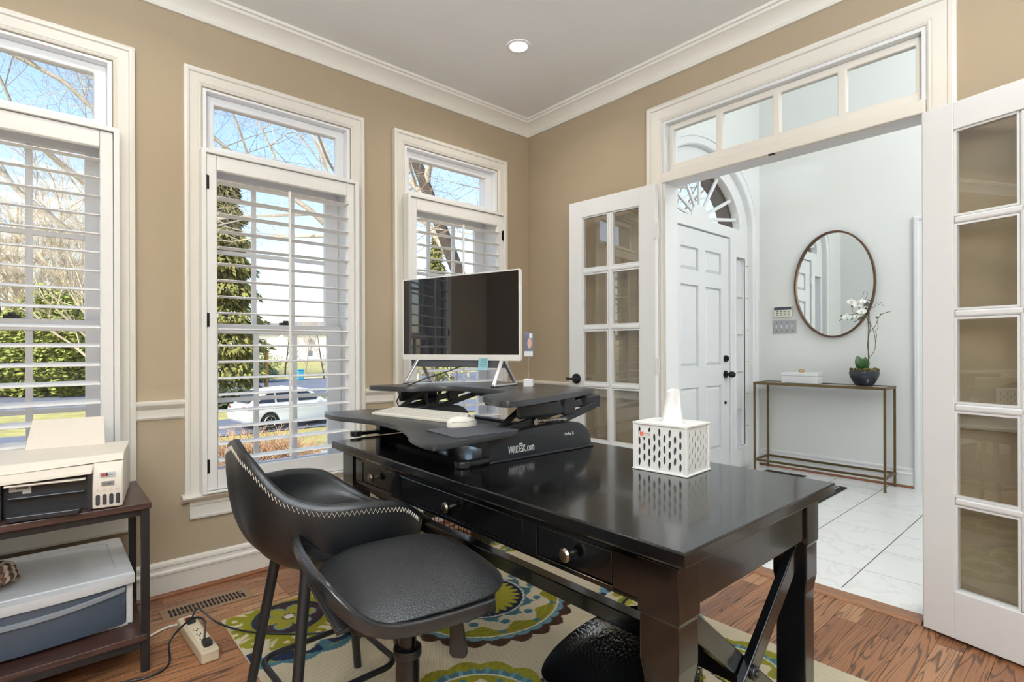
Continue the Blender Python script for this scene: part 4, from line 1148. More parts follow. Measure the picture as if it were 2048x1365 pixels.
# ================================================================== power strip and cords
ps = thing('power_strip', 'beige power strip with two black plugs on the floor', 'power strip', (.445, 2.335, 0), radians(3))
BG = M('beige_plastic', (212, 198, 170), .5)
part('housing', MB().box((-.03, -.175, 0), (.03, .175, .042)), BG, ps, bevel=.006, seg=3)
part('socket_panel', MB().plate(rrect(-.018, -.15, .018, .11, .012), [], .0015, Matrix.Translation((0, 0, .042))), M('beige_light', (226, 214, 188), .5), ps)
slt = MB()
for k in range(3):
    y0 = -.075 + .045*k
    slt.box((-.008, y0 + .004, .0433), (-.005, y0 + .013, .0442)).box((.005, y0 + .004, .0433), (.008, y0 + .013, .0442)).cyl((0, y0 - .004, .0433), (0, y0 - .004, .0442), .003, n=8)
part('sockets', slt, M('socket_dark', (40, 34, 30), .8), ps, kind='stuff')
part('rocker_switch', MB().box((-.012, .12, .042), (.010, .142, .05)), M('red_switch', (206, 52, 40), .35), ps, bevel=.003, label='red lit rocker switch')
part('plug', MB().box((-.014, .08, .043), (.016, .112, .062)), BLACKP, ps, bevel=.005)
part('plug', MB().box((-.014, -.145, .043), (.016, -.105, .063)), BLACKP, ps, bevel=.005)
def bez(P, n=24):
    out_ = []
    for i in range(len(P) - 1):
        for k in range(n if i < len(P) - 2 else n + 1):
            t_ = k/n; a = P[max(i-1, 0)]; b = P[i]; c_ = P[i+1]; d = P[min(i+2, len(P)-1)]
            out_.append(tuple(.5*(2*b[j] + (-a[j] + c_[j])*t_ + (2*a[j] - 5*b[j] + 4*c_[j] - d[j])*t_*t_ + (-a[j] + 3*b[j] - 3*c_[j] + d[j])*t_**3) for j in range(3)))
    return out_
def cord(name, label, P, r, mat):
    o = obj(name, MB().tube(bez(P, 10), r, 7), mat, smooth=.9); tag(o, label, 'cord'); return o
cord('floor_cable', 'black cord running from the power strip across the rug to the desk', [(.443, 2.425, .062), (.47, 2.44, .085), (.53, 2.38, .03), (.62, 2.25, .014), (.78, 2.10, .0105), (.92, 2.03, .0105), (1.02, 2.03, .0105)], .0038, BLACKP)
cord('floor_cable', 'black cord looping from the power strip to below the printer stand', [(.445, 2.215, .062), (.45, 2.25, .12), (.42, 2.33, .10), (.36, 2.36, .03), (.34, 2.25, .005), (.29, 2.20, .005), (.2, 2.22, .005), (.05, 2.3, .005)], .0038, BLACKP)
cord('floor_cable', 'white cord leading from the power strip behind the printer stand', [(.41, 2.50, .02), (.37, 2.53, .008), (.31, 2.50, .006), (.22, 2.44, .006), (.0, 2.5, .006), (-.2, 2.6, .006)], .0045, WHITEP)

# ================================================================== printer stand
WAL = M('dark_walnut', (62, 40, 34), .35, var=.4, vscale=9, stretch=(1.2, 14, 14), bump=.1, bscale=30)
pst = thing('printer_stand', 'dark wood and black metal two-tier stand below the left window', 'stand', (-.23, 2.44, 0))
X0, X1, Y0_, Y1_ = -.75, .286, 2.232, 2.64
obj('top_shelf', MB().box((X0, Y0_, .575), (X1, Y1_, .597)), WAL, pst, bevel=.002)
obj('lower_shelf', MB().box((X0 + .02, Y0_ + .012, .112), (X1 - .012, Y1_ - .012, .134)), WAL, pst, bevel=.002)
for x in (X0 + .016, X1 - .016):
    for y in (Y0_ + .03, Y1_ - .03):
        obj('leg', MB().box((x - .0125, y - .0125, 0), (x + .0125, y + .0125, .575)), BLACKM, pst, bevel=.001)
for y in (Y0_ + .03, Y1_ - .03):
    obj('rail', MB().box((X0 + .03, y - .0125, .55), (X1 - .03, y + .0125, .575)), BLACKM, pst, bevel=.001)
    obj('rail', MB().box((X0 + .03, y - .0125, .087), (X1 - .03, y + .0125, .112)), BLACKM, pst, bevel=.001)
for x in (X0 + .016, X1 - .016):
    obj('rail', MB().box((x - .0125, Y0_ + .045, .55), (x + .0125, Y1_ - .045, .575)), BLACKM, pst, bevel=.001)
    obj('rail', MB().box((x - .0125, Y0_ + .045, .087), (x + .0125, Y1_ - .045, .112)), BLACKM, pst, bevel=.001)

# ================================================================== printer
pt = thing('inkjet_printer', 'white ink-tank printer with black paper bay on the stand', 'printer', (.045, 2.42, .5975), radians(-9))
CW = M('printer_white', (226, 218, 206), .4)
hw, d0, d1, H = .188, -.165, .165, .178
part('left_body', MB().box((-hw, d0, .003), (-.128, d1, .135)), CW, pt, bevel=.008, seg=3)
pr_ = [(d0, .003), (d1, .003), (d1, .16), (d0 + .06, .165), (d0 + .028, .15), (d0 + .008, .12), (d0, .07)]
part('tank_housing', MB().plate(pr_, [], .083, frame_m((.105, 0, 0), (0, 1, 0), (0, 0, 1))), CW, pt, bevel=.006, seg=3, smooth=.6, label='white front block with ink level windows')
part('scanner_lid', MB().add([(-hw, d0 + .028, .135), (.188, d0 + .028, .157), (.188, d1, .172), (-hw, d1, .172), (-hw, d0 + .05, .166), (.188, d0 + .055, .176), (.188, d1, .178), (-hw, d1, .178)],
     [(0,3,2,1),(4,5,6,7),(0,1,5,4),(1,2,6,5),(2,3,7,6),(3,0,4,7)]), CW, pt, bevel=.006, seg=3)
PB = M('printer_black', (28, 29, 33), .35)
part('paper_bay', MB().box((-.128, d0 + .035, .003), (.105, d1, .12)), PB, pt)
part('bay_walls', MB().box((-.128, d0 + .004, .003), (-.118, d0 + .035, .118)).box((.095, d0 + .004, .003), (.105, d0 + .035, .118)), PB, pt, kind='stuff')
part('front_flap', MB().add([(-.132, d0 - .004, .112), (.106, d0 - .004, .122), (.106, d0 + .035, .142), (-.132, d0 + .035, .132), (-.132, d0 - .001, .125), (.106, d0 - .001, .135), (.106, d0 + .035, .15), (-.132, d0 + .035, .14)],
     [(0,3,2,1),(4,5,6,7),(0,1,5,4),(1,2,6,5),(2,3,7,6),(3,0,4,7)]), CW, pt, bevel=.003)
part('flap_lip', MB().box((-.112, d0 - .002, .104), (.088, d0 + .02, .110)), CW, pt, bevel=.002)
part('bay_ledge', MB().box((-.105, d0 + .012, .062), (.085, d0 + .036, .068)), PB, pt, bevel=.002)
part('output_tray', MB().box((-.10, d0 - .035, .004), (.075, d0 + .03, .010)).box((-.10, d0 - .038, .004), (.075, d0 - .033, .02)), PB, pt, bevel=.002)
part('paper_support', MB().add([(-.115, .13, .172), (.115, .13, .172), (.105, .20, .275), (-.105, .20, .275), (-.115, .135, .170), (.115, .135, .170), (.105, .206, .275), (-.105, .206, .275)],
     [(0,1,2,3),(7,6,5,4),(0,4,5,1),(1,5,6,2),(2,6,7,3),(3,7,4,0)]), M('paper_support', (222, 214, 202), .55), pt, bevel=.002)
INK = M('ink_window', (52, 54, 62), .25)
for k in range(4):
    part('ink_window', MB().plate(rrect(.1145 + .018*k, .014, .1145 + .0115 + .018*k, .05, .0055, 4), [], .003, frame_m((0, d0 + .002, 0), (1, 0, 0), (0, 0, 1))), INK, pt)
GREYL = M('grey_label', (128, 126, 124), .5)
part('model_plate', MB().box((.130, d0 - .0015, .078), (.164, d0 + .006, .092)), GREYL, pt)
part('brand_plate', MB().box((.125, d0 + .0015, .107), (.168, d0 + .012, .122)), M('brand_silver', (214, 216, 224), .4), pt)
for k, cl in enumerate(((170, 60, 50), (214, 96, 84), (52, 52, 60))):
    part('brand_square', MB().box((.129 + .006*k, d0 + .0007, .109), (.1345 + .006*k, d0 + .0016, .120)), M('brand_%d' % k, cl, .5), pt)
DKT = M('dark_print', (40, 40, 46), .6)
e1 = text_mesh('lettering', 'EcoTank', .009, .0003); e1.materials.append(DKT); put_text(e1, pt, frame_m((.1315, d0 + .0006, .1115), (1, 0, 0), (0, 0, 1)), (.95, .9, 1))
e2 = text_mesh('lettering', 'ET-2800', .0065, .0003); e2.materials.append(DKT); put_text(e2, pt, frame_m((.1345, d0 - .002, .0825), (1, 0, 0), (0, 0, 1)))
part('serial_label', MB().box((-.105, d0 + .0335, .083), (-.052, d0 + .0352, .1)).box((-.073, d0 + .0335, .074), (-.052, d0 + .0352, .083)), PRINT, pt)
bc = MB()
for k in range(12): bc.box((-.087 + .0024*k, d0 + .0328, .0895), (-.0858 + .0024*k, d0 + .0336, .097))
part('barcode', bc, DKT, pt, kind='stuff')
part('power_icon', MB().box((-.152, d0 - .0008, .028), (-.142, d0 + .002, .036)), DKT, pt)
bt = MB()
for k in range(4): bt.plate([(.1195 + .0177*k + .0045*cos(2*pi*i/12), .064 + .0045*sin(2*pi*i/12)) for i in range(12)], [], .002, frame_m((0, d0 + .001, 0), (1, 0, 0), (0, 0, 1)))
part('buttons', bt, M('button_beige', (214, 202, 186), .5), pt, kind='stuff')

# ================================================================== plastic drawer unit + rope
du = thing('plastic_drawer_unit', 'grey and white plastic storage drawer on the lower shelf of the printer stand', 'drawer unit', (-.07, 2.56, .1345))
WP = M('storage_white', (222, 224, 228), .35)
GP = M('storage_grey', (66, 74, 86), .28)
def bow(x): return -.035*(1 - (x/.32)**2)
fr_ = [(-.32 + .64*k/20, -.215 + bow(-.32 + .64*k/20)) for k in range(21)]
def top_outline(i, back=.28): return [(x, y_ + i) for x, y_ in fr_] + [(.32, back), (-.32, back)]
part('lid', MB().plate(top_outline(0), [], .03, Matrix.Translation((0, 0, .155))), WP, du, bevel=.008, seg=3, smooth=.7)
part('lid_rim', MB().plate([(-.315, -.2), (.315, -.2), (.315, .275), (-.315, .275)], [rrect(-.27, -.14, .27, .235, .03)], .006, Matrix.Translation((0, 0, .1835))), WP, du, bevel=.003)
part('frame', MB().box((-.315, -.2, 0), (-.295, .27, .156)).box((.295, -.2, 0), (.315, .27, .156)).box((-.315, -.2, 0), (.315, .27, .012)).box((-.315, .26, 0), (.315, .27, .156)), WP, du, bevel=.004)
dfr = [(x*.91, y_ + .008) for x, y_ in fr_]
d_ = part('drawer', MB().plate(dfr + [(.29, .25), (-.29, .25)], [], .138, Matrix.Translation((0, 0, .014))), GP, du, bevel=.004, smooth=.6, label='translucent grey drawer with curved front')
part('pull_lip', MB().sweep([(0, 0), (.008, .002), (.01, .016), (0, .018)], [((x*.91, y_ + .009, .128 - .022*(1 - (x/.32)**2)), (0, -1, 0), UP) for x, y_ in fr_]), M('storage_clear', (150, 156, 164), .2), d_, smooth=.7)
rp_ = thing('rope_coil', 'coiled brown and cream twisted rope on the plastic drawer unit', 'rope', (-.165, 2.52, .325))
for kk, ml_ in ((0, M('rope_brown', (96, 66, 52), .8, bump=.4, bscale=200)), (1, M('rope_cream', (206, 190, 168), .8, bump=.4, bscale=200))):
    pts = []
    for i in range(420):
        t_ = 2*pi*i/140; lvl = i/140; R_ = .092 - .004*lvl + .004*sin(t_*2); a = t_*16 + pi*kk
        pts.append(((R_ + .007*cos(a))*cos(t_), (R_ + .007*cos(a))*sin(t_), .016 + .017*lvl + .007*sin(a)))
    part('strand', MB().tube(pts, .0072, 7), ml_, rp_, smooth=.9)

# ================================================================== waste basket
wbk = thing('waste_basket', 'black shaggy woven waste basket under the right end of the desk', 'basket', (1.13, .86, .0085), radians(-25))
FIB = M('black_fibre', (14, 14, 15), .25, spec=.6, bump=.5, bscale=120)
def rimz(t): return .33 + .06*cos(t + .7) + .02*sin(2*t)
def bsk(u, v):
    t = 2*pi*u; vv_ = v if v <= .5 else 1 - v; k = vv_*2; off = 0 if v <= .5 else -.012
    r0 = .135 + .055*k**1.6 + off
    return (r0*1.05*cos(t), r0*1.15*sin(t), max(.004 if v <= .5 else .012, rimz(t)*k))
part('body', MB().grid(bsk, 48, 25, closeu=True).add([bsk(k/48, 0) for k in range(48)], [tuple(reversed(range(48)))]), FIB, wbk, smooth=1.2)
rs_ = random.Random(4); st_ = MB()
for k in range(2200):
    u = rs_.random(); v = .5*rs_.random()**.6; p0 = Vector(bsk(u, v)); l = rs_.uniform(.03, .07)
    t_ = 2*pi*u; n_ = Vector((cos(t_), sin(t_), 0)); tn = Vector((-sin(t_), cos(t_), 0))
    q = p0 + n_*rs_.uniform(.003, .009); e_ = q + Vector((0, 0, -l)) + n_*rs_.uniform(-.002, .004) + tn*rs_.uniform(-.012, .012)
    if e_.z < .003: e_.z = .003
    
    if v > .47: continue
    st_.beam(p0, q, .0016, .0008, (0, 0, 1)); st_.beam(q, e_, .0022, .001, n_)
part('fibres', st_, M('black_strand', (24, 24, 26), .2, spec=.8), wbk, kind='stuff')
# ================================================================== seen lamps and added unseen ones
LENS = emit_mat('downlight_lens', (255, 247, 235), 14.0)
GLOBE = emit_mat('added_globe_glow', (255, 240, 216), 3.0)
def can_light(x, y, label, seen=True):
    t_ = thing('recessed_light', label, 'ceiling light', (x, y, ZC), group='recessed ceiling lights')
    part('trim_ring', MB().lathe([(.046, -.001), (.05, -.006), (.066, -.004), (.067, 0), (.046, 0)], 40, closed=True), VINYL, t_, smooth=.6)
    part('lens', MB().lathe([(0, -.0015), (.046, -.0015), (.046, -.0005), (0, -.0005)], 40), LENS, t_)
    d = bpy.data.lights.new('downlight', 'AREA'); d.shape = 'DISK'; d.size = .09; d.energy = P_CAN; d.color = (1, .94, .85); d.spread = radians(150)
    o = bpy.data.objects.new('downlight', d); C.objects.link(o); o.location = (x, y, ZC - .008)
can_light(1.971, 2.164, 'lit round recessed light in the ceiling')
for x, y, lb in ((.2, 2.164, 'added unseen recessed light above the printer stand'), (.2, .25, 'added unseen recessed light above the camera'), (1.971, .25, 'added unseen recessed light near the right French door')):  # unseen downlights, added to brighten the office
    can_light(x, y, lb)
def point(name, loc, power, radius, col):
    d = bpy.data.lights.new(name, 'POINT'); d.energy = power; d.color = col; d.shadow_soft_size = radius
    o = bpy.data.objects.new(name, d); C.objects.link(o); o.location = loc; return o
gl = thing('added_globe', 'added glass globe pendant lamp, unseen behind the camera', 'ceiling light', (-.55, -.55, ZC))  # unseen pendant, added to light walls and ceiling evenly
part('canopy', MB().lathe([(0, 0), (.09, 0), (.09, -.02), (.03, -.035), (0, -.035)], 32), BRONZE, gl, smooth=.6)
part('rod', MB().cyl((0, 0, -.035), (0, 0, -.86), .008, n=12), BRONZE, gl)
point('added_globe_light', (-.55, -.55, ZC - 1.1), P_GLOBE, .22, COOL)
part('globe', MB().lathe([(0, -1.35), (.12, -1.318), (.217, -1.225), (.25, -1.1), (.217, -.975), (.12, -.882), (.02, -.86)], 32), GLASS, gl, smooth=1.0)
tch = thing('added_torchiere', 'added tall bronze torchiere floor lamp, unseen behind the camera', 'lamp', (-.9, -1.2, 0))  # unseen uplight, added to brighten the ceiling
part('base', MB().lathe([(0, 0), (.15, 0), (.15, .015), (.03, .04), (0, .04)], 32), BRONZE, tch, smooth=.6)
part('pole', MB().cyl((0, 0, .03), (0, 0, 1.72), .012, n=12), BRONZE, tch)
part('bowl', MB().lathe([(.012, 1.70), (.1, 1.73), (.17, 1.80), (.165, 1.802), (.098, 1.738), (.012, 1.712)], 36), BRONZE, tch, smooth=.8)
ud = bpy.data.lights.new('added_torchiere_light', 'AREA'); ud.shape = 'DISK'; ud.size = .28; ud.energy = P_UP; ud.color = COOL
uo = bpy.data.objects.new('added_torchiere_light', ud); C.objects.link(uo); uo.location = (-.9, -1.2, 1.79); uo.rotation_euler = (pi, 0, 0)
fo_ = thing('added_foyer_pendant', 'added glass pendant, unseen high in the foyer', 'ceiling light', (3.95, -.35, 4.5))  # out-of-view pendant, added to brighten the foyer
part('rod', MB().cyl((0, 0, 0), (0, 0, -.85), .01, n=10), BRONZE, fo_)
point('added_foyer_light', (3.95, -.35, 3.35), P_FOYER, .3, (.93, .975, 1))
part('globe', MB().lathe([(0, -1.47), (.16, -1.42), (.28, -1.28), (.32, -1.15), (.28, -1.02), (.16, -.88), (.01, -.85)], 32), GLASS, fo_, smooth=1.0)
point('foyer_fill_light', (3.6, -1.1, 2.2), P_FOYER2, .3, (.93, .975, 1))  # bare fill light without a fixture, added for foyer brightness
# credenza and lamp beside the camera (seen only as reflections)
cr = thing('credenza', 'dark wooden credenza against the left wall', 'cabinet', (-.95, 1.9, 0))
obj('carcass', MB().box((-1.35, 1.45, .06), (-.45, 2.15, .72)), WAL, cr, bevel=.004)
obj('top', MB().box((-1.38, 1.42, .72), (-.42, 2.18, .75)), WAL, cr, bevel=.004)
for x in (-1.33, -.49):
    for y in (1.48, 2.1): obj('leg', MB().box((x - .02, y - .02, 0), (x + .02, y + .02, .06)), WAL, cr)
lp = thing('table_lamp', 'bronze gooseneck lamp with a white glass bell shade on the credenza', 'lamp', (-.72, 2.02, .75))
part('base', MB().lathe([(0, 0), (.075, 0), (.075, .012), (.02, .03), (.012, .05), (0, .05)], 28), BRONZE, lp, smooth=.6)
part('arm', MB().tube([(0, 0, .04), (0, 0, .4), (.01, -.01, .46), (.04, -.03, .5), (.08, -.05, .5), (.105, -.06, .46), (.105, -.06, .42)], .008, 10), BRONZE, lp, smooth=.8)
SHADE, ts_, os_ = newmat('white_glass_shade')
tl2 = ts_.nodes.new('ShaderNodeBsdfTranslucent'); tl2.inputs[0].default_value = (.95, .9, .8, 1)
em2 = ts_.nodes.new('ShaderNodeEmission'); em2.inputs[0].default_value = (1, .85, .62, 1); em2.inputs[1].default_value = 1.1
ad2 = ts_.nodes.new('ShaderNodeAddShader'); ts_.links.new(tl2.outputs[0], ad2.inputs[0]); ts_.links.new(em2.outputs[0], ad2.inputs[1]); ts_.links.new(ad2.outputs[0], os_.inputs[0])
part('shade', MB().lathe([(.022, .10), (.03, .095), (.05, .07), (.07, .03), (.095, 0), (.092, 0), (.066, .03), (.046, .068), (.026, .092), (.02, .095)], 36, (.105, -.06, .31)), SHADE, lp, smooth=.8)
point('lamp_bulb', (-.615, 1.96, 1.03), P_TABLE, .05, (1, .8, .56))

# ================================================================== foyer furnishings
mi = thing('oval_mirror', 'oval wall mirror with thin bronze frame on the white foyer wall', 'mirror', (FX1, 1.608, 1.684))
def ring_e(a, b, n=64): return [(a*cos(2*pi*k/n), b*sin(2*pi*k/n)) for k in range(n)]
Mm = frame_m((0, 0, 0), (0, -1, 0), (0, 0, 1))
Mm = frame_m((-.001, 0, 0), (0, -1, 0), (0, 0, 1))       # z axis = -x
part('frame', MB().plate(ring_e(.318, .465), [ring_e(.303, .450)], .034, Mm), M('mirror_bronze', (104, 78, 58), .35, metal=.6), mi, bevel=.002, smooth=.6)
MIR = M('mirror_silver', (240, 242, 241), .0, metal=1.0)
part('glass', MB().plate(ring_e(.304, .451), [], .012, Mm), MIR, mi)
kp = thing('alarm_keypad', 'small white alarm keypad on the foyer wall left of the mirror', 'keypad', (FX1, 2.026, 1.467))
part('housing', MB().box((-.028, -.08, -.05), (-.001, .08, .05)), M('keypad_ivory', (232, 228, 214), .45), kp, bevel=.006)
part('display', MB().box((-.0295, -.076, .016), (-.028, .076, .042)), M('keypad_display', (58, 68, 82), .25), kp)
kk_ = MB()
for r in range(3):
    for c_ in range(4): kk_.box((-.03, -.062 + .033*c_, -.036 + .0165*r), (-.028, -.041 + .033*c_, -.027 + .0165*r))
part('keys', kk_, M('keypad_keys', (120, 120, 116), .5), kp, kind='stuff')
sw = thing('light_switch', 'brushed metal four-gang switch plate below the keypad', 'light switch', (FX1, 2.02, 1.327))
part('plate', MB().box((-.006, -.104, -.062), (-.001, .104, .062)), M('switch_steel', (176, 178, 180), .35, metal=.7), sw, bevel=.002)
for c_ in range(4):
    part('toggle', MB().box((-.018, -.074 + .046*c_, -.008), (-.006, -.064 + .046*c_, .014)), WHITEP, sw, bevel=.002)
sc = MB()
for c_ in range(4):
    for z in (-.038, .038): sc.cyl((-.006, -.069 + .046*c_, z), (-.0072, -.069 + .046*c_, z), .004, n=8)
part('screws', sc, BRONZE, sw, kind='stuff')

cs = thing('console_table', 'narrow brass console table with glass top below the mirror', 'console table', (5.0, 1.655, .012))
BRA = M('antique_brass', (116, 98, 66), .35, metal=.75, var=.15, vscale=8)
cx0, cx1, cy0, cy1, ct = 4.845, 5.145, 1.15, 2.165, .822
for x in (cx0 + .009, cx1 - .009):
    for y in (cy0 + .009, cy1 - .009):
        obj('leg', MB().box((x - .008, y - .008, .012), (x + .008, y + .008, ct - .02)).cyl((x, y, .012), (x, y, .018), .012, n=12), BRA, cs, bevel=.0015)
for zt, h_ in ((ct, .022), (.128, .018)):
    for nm, a, b in (('rail', (cx0, cy0), (cx0 + .018, cy1)), ('rail', (cx1 - .018, cy0), (cx1, cy1)), ('rail', (cx0 + .018, cy0), (cx1 - .018, cy0 + .018)), ('rail', (cx0 + .018, cy1 - .018), (cx1 - .018, cy1))):
        obj(nm, MB().box((a[0], a[1], zt - h_), (b[0], b[1], zt)), BRA, cs, bevel=.0015)
obj('glass_top', MB().box((cx0 + .018, cy0 + .018, ct - .012), (cx1 - .018, cy1 - .018, ct - .004)), M('mirrored_top', (150, 150, 146), .12, metal=.85), cs)
bx = thing('white_box', 'white lidded keepsake box with gold knob on the console table', 'box', (4.99, 1.805, ct))
part('body', MB().box((-.06, -.147, 0), (.06, .147, .062)), M('lacquer_white', (240, 240, 240), .3), bx, bevel=.002)
part('lid', MB().box((-.062, -.149, .0635), (.062, .149, .093)), M('lacquer_white', (240, 240, 240), .3), bx, bevel=.002)
part('knob', MB().tube([(.0, .02*cos(2*pi*k/20), .105 + .011*sin(2*pi*k/20)) for k in range(20)], .005, 8, closed=True).cyl((0, 0, .093), (0, 0, .097), .01, n=14), M('gold', (206, 164, 96), .25, metal=1), bx, smooth=.8)

oc = thing('potted_orchid', 'white orchid in a dark glazed bowl on the console table', 'plant', (5.0, 1.334, ct))
part('bowl', MB().lathe([(0, .002), (.058, 0), (.064, .004), (.082, .035), (.1, .07), (.107, .098), (.104, .118), (.094, .124), (.09, .118), (.094, .095), (.08, .06), (0, .05)], 40), M('dark_glaze', (52, 56, 64), .12, var=.3, vscale=14, rvar=.05), oc, smooth=.8)
part('soil', MB().lathe([(0, .112), (.096, .108)], 24), M('moss_base', (96, 92, 40), .95, bump=.8, bscale=60), oc)
ro = random.Random(9)
mossm = [M('moss_green', (128, 130, 52), .9, var=.3, vscale=60), M('moss_brown', (92, 74, 42), .9, var=.3, vscale=60)]
for kk in range(2):
    mo_ = MB()
    for k in range(46):
        a = ro.uniform(0, 2*pi); r = .088*sqrt(ro.random()) if kk == 0 else ro.uniform(.06, .098); s_ = ro.uniform(.007, .014)
        c0 = Vector((r*cos(a), r*sin(a), .115 + ro.uniform(0, .02)))
        mo_.lathe([(0, -s_), (s_*.7, -s_*.7), (s_, 0), (s_*.7, s_*.7), (0, s_)], 6, c0)
    part('moss', mo_, mossm[kk], oc, kind='stuff')
LEAFM = M('orchid_leaf', (58, 96, 48), .35, var=.3, vscale=30, stretch=(8, 8, .6))
def leafmesh(base, tip, width, bend, n=10):
    base, tip = Vector(base), Vector(tip); d = tip - base; side_ = d.cross(Vector((-1, -.6, .3))).normalized(); nrm = side_.cross(d).normalized()
    vs_, fs_ = [], []
    for lay in (0, 1):
        for i in range(n + 1):
            t_ = i/n; w_ = width*(sin(pi*min(1, t_*1.02 + .04))**.6)*(1 if t_ < .99 else .1); c0 = base + d*t_ + nrm*bend*sin(pi*t_)
            for s_, lift in ((-1, .35), (0, 0), (1, .35)): vs_.append(c0 + side_*w_*s_ + nrm*(w_*lift*abs(s_)) - nrm*(.002*lay))
    m_ = (n + 1)*3
    for i in range(n):
        for j in range(2):
            a = i*3 + j; fs_.append((a, a+3, a+4, a+1)); fs_.append((m_+a, m_+a+1, m_+a+4, m_+a+3))
    return MB().add(vs_, fs_)
for b_, t_, w_ in (((-.01, .01, .12), (-.05, .005, .222), .034), ((.0, .03, .12), (.02, .055, .245), .032), ((.01, .0, .12), (.03, .0, .235), .028)):
    part('leaf', leafmesh(b_, t_, w_, .012), LEAFM, oc, smooth=1.0)
TW_ = M('twig_brown', (84, 66, 50), .7); GS = M('stem_green', (92, 96, 54), .6)
px = lambda q, zpx, dx=0: (dx, -(q - 1729)*.0035, 1.13 - (zpx - 696)*.00405 - ct)
def stem(P, r, mt): part('stem', MB().tube(bez(P, 6), r, 6), mt, oc, smooth=.9)
stem([px(1738, 727), px(1737, 690), px(1738, 660), px(1737, 638), px(1739, 618), px(1746, 606), px(1736, 600)], .0034, TW_)
stem([px(1740, 718), px(1736, 690), px(1741, 655), px(1737, 640)], .003, GS)
stem([px(1737, 640), px(1727, 630, -.02), px(1714, 628, -.03), px(1700, 630, -.03), px(1690, 634, -.03), px(1681, 640, -.03)], .0022, GS)
stem([px(1737, 642), px(1728, 627, -.02), px(1716, 627, -.03), px(1708, 622, -.03), px(1709, 612, -.03)], .002, GS)
stem([px(1741, 664), px(1752, 652), px(1756, 640), px(1762, 632), px(1770, 628), px(1780, 626)], .0022, TW_)
stem([px(1742, 714), px(1750, 700), px(1751, 680), px(1747, 660), px(1741, 645), px(1739, 620), px(1734, 606)], .002, TW_)
stem([px(1751, 690), px(1754, 672), px(1751, 664), px(1757, 656), px(1755, 645)], .0016, TW_)
stem([px(1738, 618), px(1749, 616), px(1754, 608), px(1759, 612), px(1762, 607), px(1767, 615)], .0014, TW_)
stem([px(1735, 680), px(1735, 660), px(1734, 650), px(1737, 640), px(1734, 612), px(1732, 600), px(1736, 588), px(1729, 584), px(1727, 592), px(1724, 592)], .0014, TW_)
PET = M('orchid_white', (244, 243, 240), .55, bump=.1, bscale=80)
def flower(c0, yawf, size):
    mb_ = MB(); c0 = Vector(c0); fwd = Vector((-cos(yawf), -sin(yawf), .1)).normalized(); rt_ = fwd.cross(UP).normalized(); up_ = rt_.cross(fwd)
    for a, L_, w_ in ((0, 1.0, .75), (180, 1.0, .75), (90, .85, .42), (215, .8, .4), (325, .8, .4)):
        d = rt_*cos(radians(a)) + up_*sin(radians(a)); s_ = fwd.cross(d)
        pts = [c0]; 
        n_ = 9
        for k in range(n_ + 1):
            t_ = -1 + 2*k/n_; rr_ = L_*size*(1 - .45*t_*t_); pts.append(c0 + d*rr_*(1 - .25*abs(t_)) + s_*t_*w_*size*.75 - fwd*.15*size*abs(t_) + fwd*.12*size)
        mb_.add(pts, [(0, k, k + 1) for k in range(1, n_ + 1)])
    o = part('flower', mb_, PET, oc)
    part('flower_lip', MB().lathe([(0, -.004), (.004, -.002), (.005, .002), (0, .005)], 8, c0 + fwd*.006), M('orchid_lip', (206, 176, 96), .6), o)
for q, zp, yw_, s_ in ((1706, 603, .2, .036), (1719, 609, .5, .042), (1729, 604, .9, .032), (1727, 624, .3, .036), (1697, 634, .1, .038), (1716, 633, .6, .024)):
    flower(px(q, zp, -.035), yw_, s_)
BUD = M('bud_green', (98, 108, 66), .6)
for q, zp, s_ in ((1684, 631, .006), (1681, 640, .005), (1706, 612, .007), (1721, 616, .006), (1706, 638, .006), (1697, 639, .005), (1756, 637, .009), (1763, 631, .006), (1775, 628, .004)):
    c0 = Vector(px(q, zp, -.02))
    part('bud', MB().lathe([(0, -s_*1.2), (s_*.8, -s_*.5), (s_, 0), (s_*.8, s_*.6), (0, s_*1.3)], 10, c0), BUD, oc, smooth=.9)

mt_ = thing('door_mat', 'black door mat with white lattice border inside the front door', 'mat', (4.3, 1.77, .0125))
part('mat', MB().plate(rrect(-.52, -.375, .49, .36, .01), [], .007), M('mat_black', (34, 34, 36), .95, bump=.5, bscale=200), mt_, bevel=.002)
lat = MB()
MW = M('mat_white', (206, 204, 200), .9)
for k in range(22):
    x = -.46 + .042*k
    for s_ in (-1, 1):
        y0 = s_*.285
        lat.beam((x, y0 - .03, .0073), (x + .02, y0 + .03, .0073), .005, .0012); lat.beam((x + .04, y0 - .03, .0073), (x + .02, y0 + .03, .0073), .005, .0012)
    
for y0 in (-.325, -.25, .25, .325): lat.box((-.47, y0 - .003, .0068), (.46, y0 + .003, .0078))
part('lattice', lat, MW, mt_, kind='stuff')
fr_v = thing('foyer_register', 'dark floor register in the white foyer tiles by the console table', 'vent', (4.93, 1.93, .0125))
part('plate', MB().plate(rect(-.055, -.17, .055, .17), [rect(-.04, -.15 + .0205*k, .04, -.138 + .0205*k) for k in range(15)], .003), M('register_dark', (66, 58, 52), .5), fr_v)
part('duct', MB().box((-.045, -.155, -.0004), (.045, .155, .0003)), M('duct_dark', (28, 24, 22), .9), fr_v)
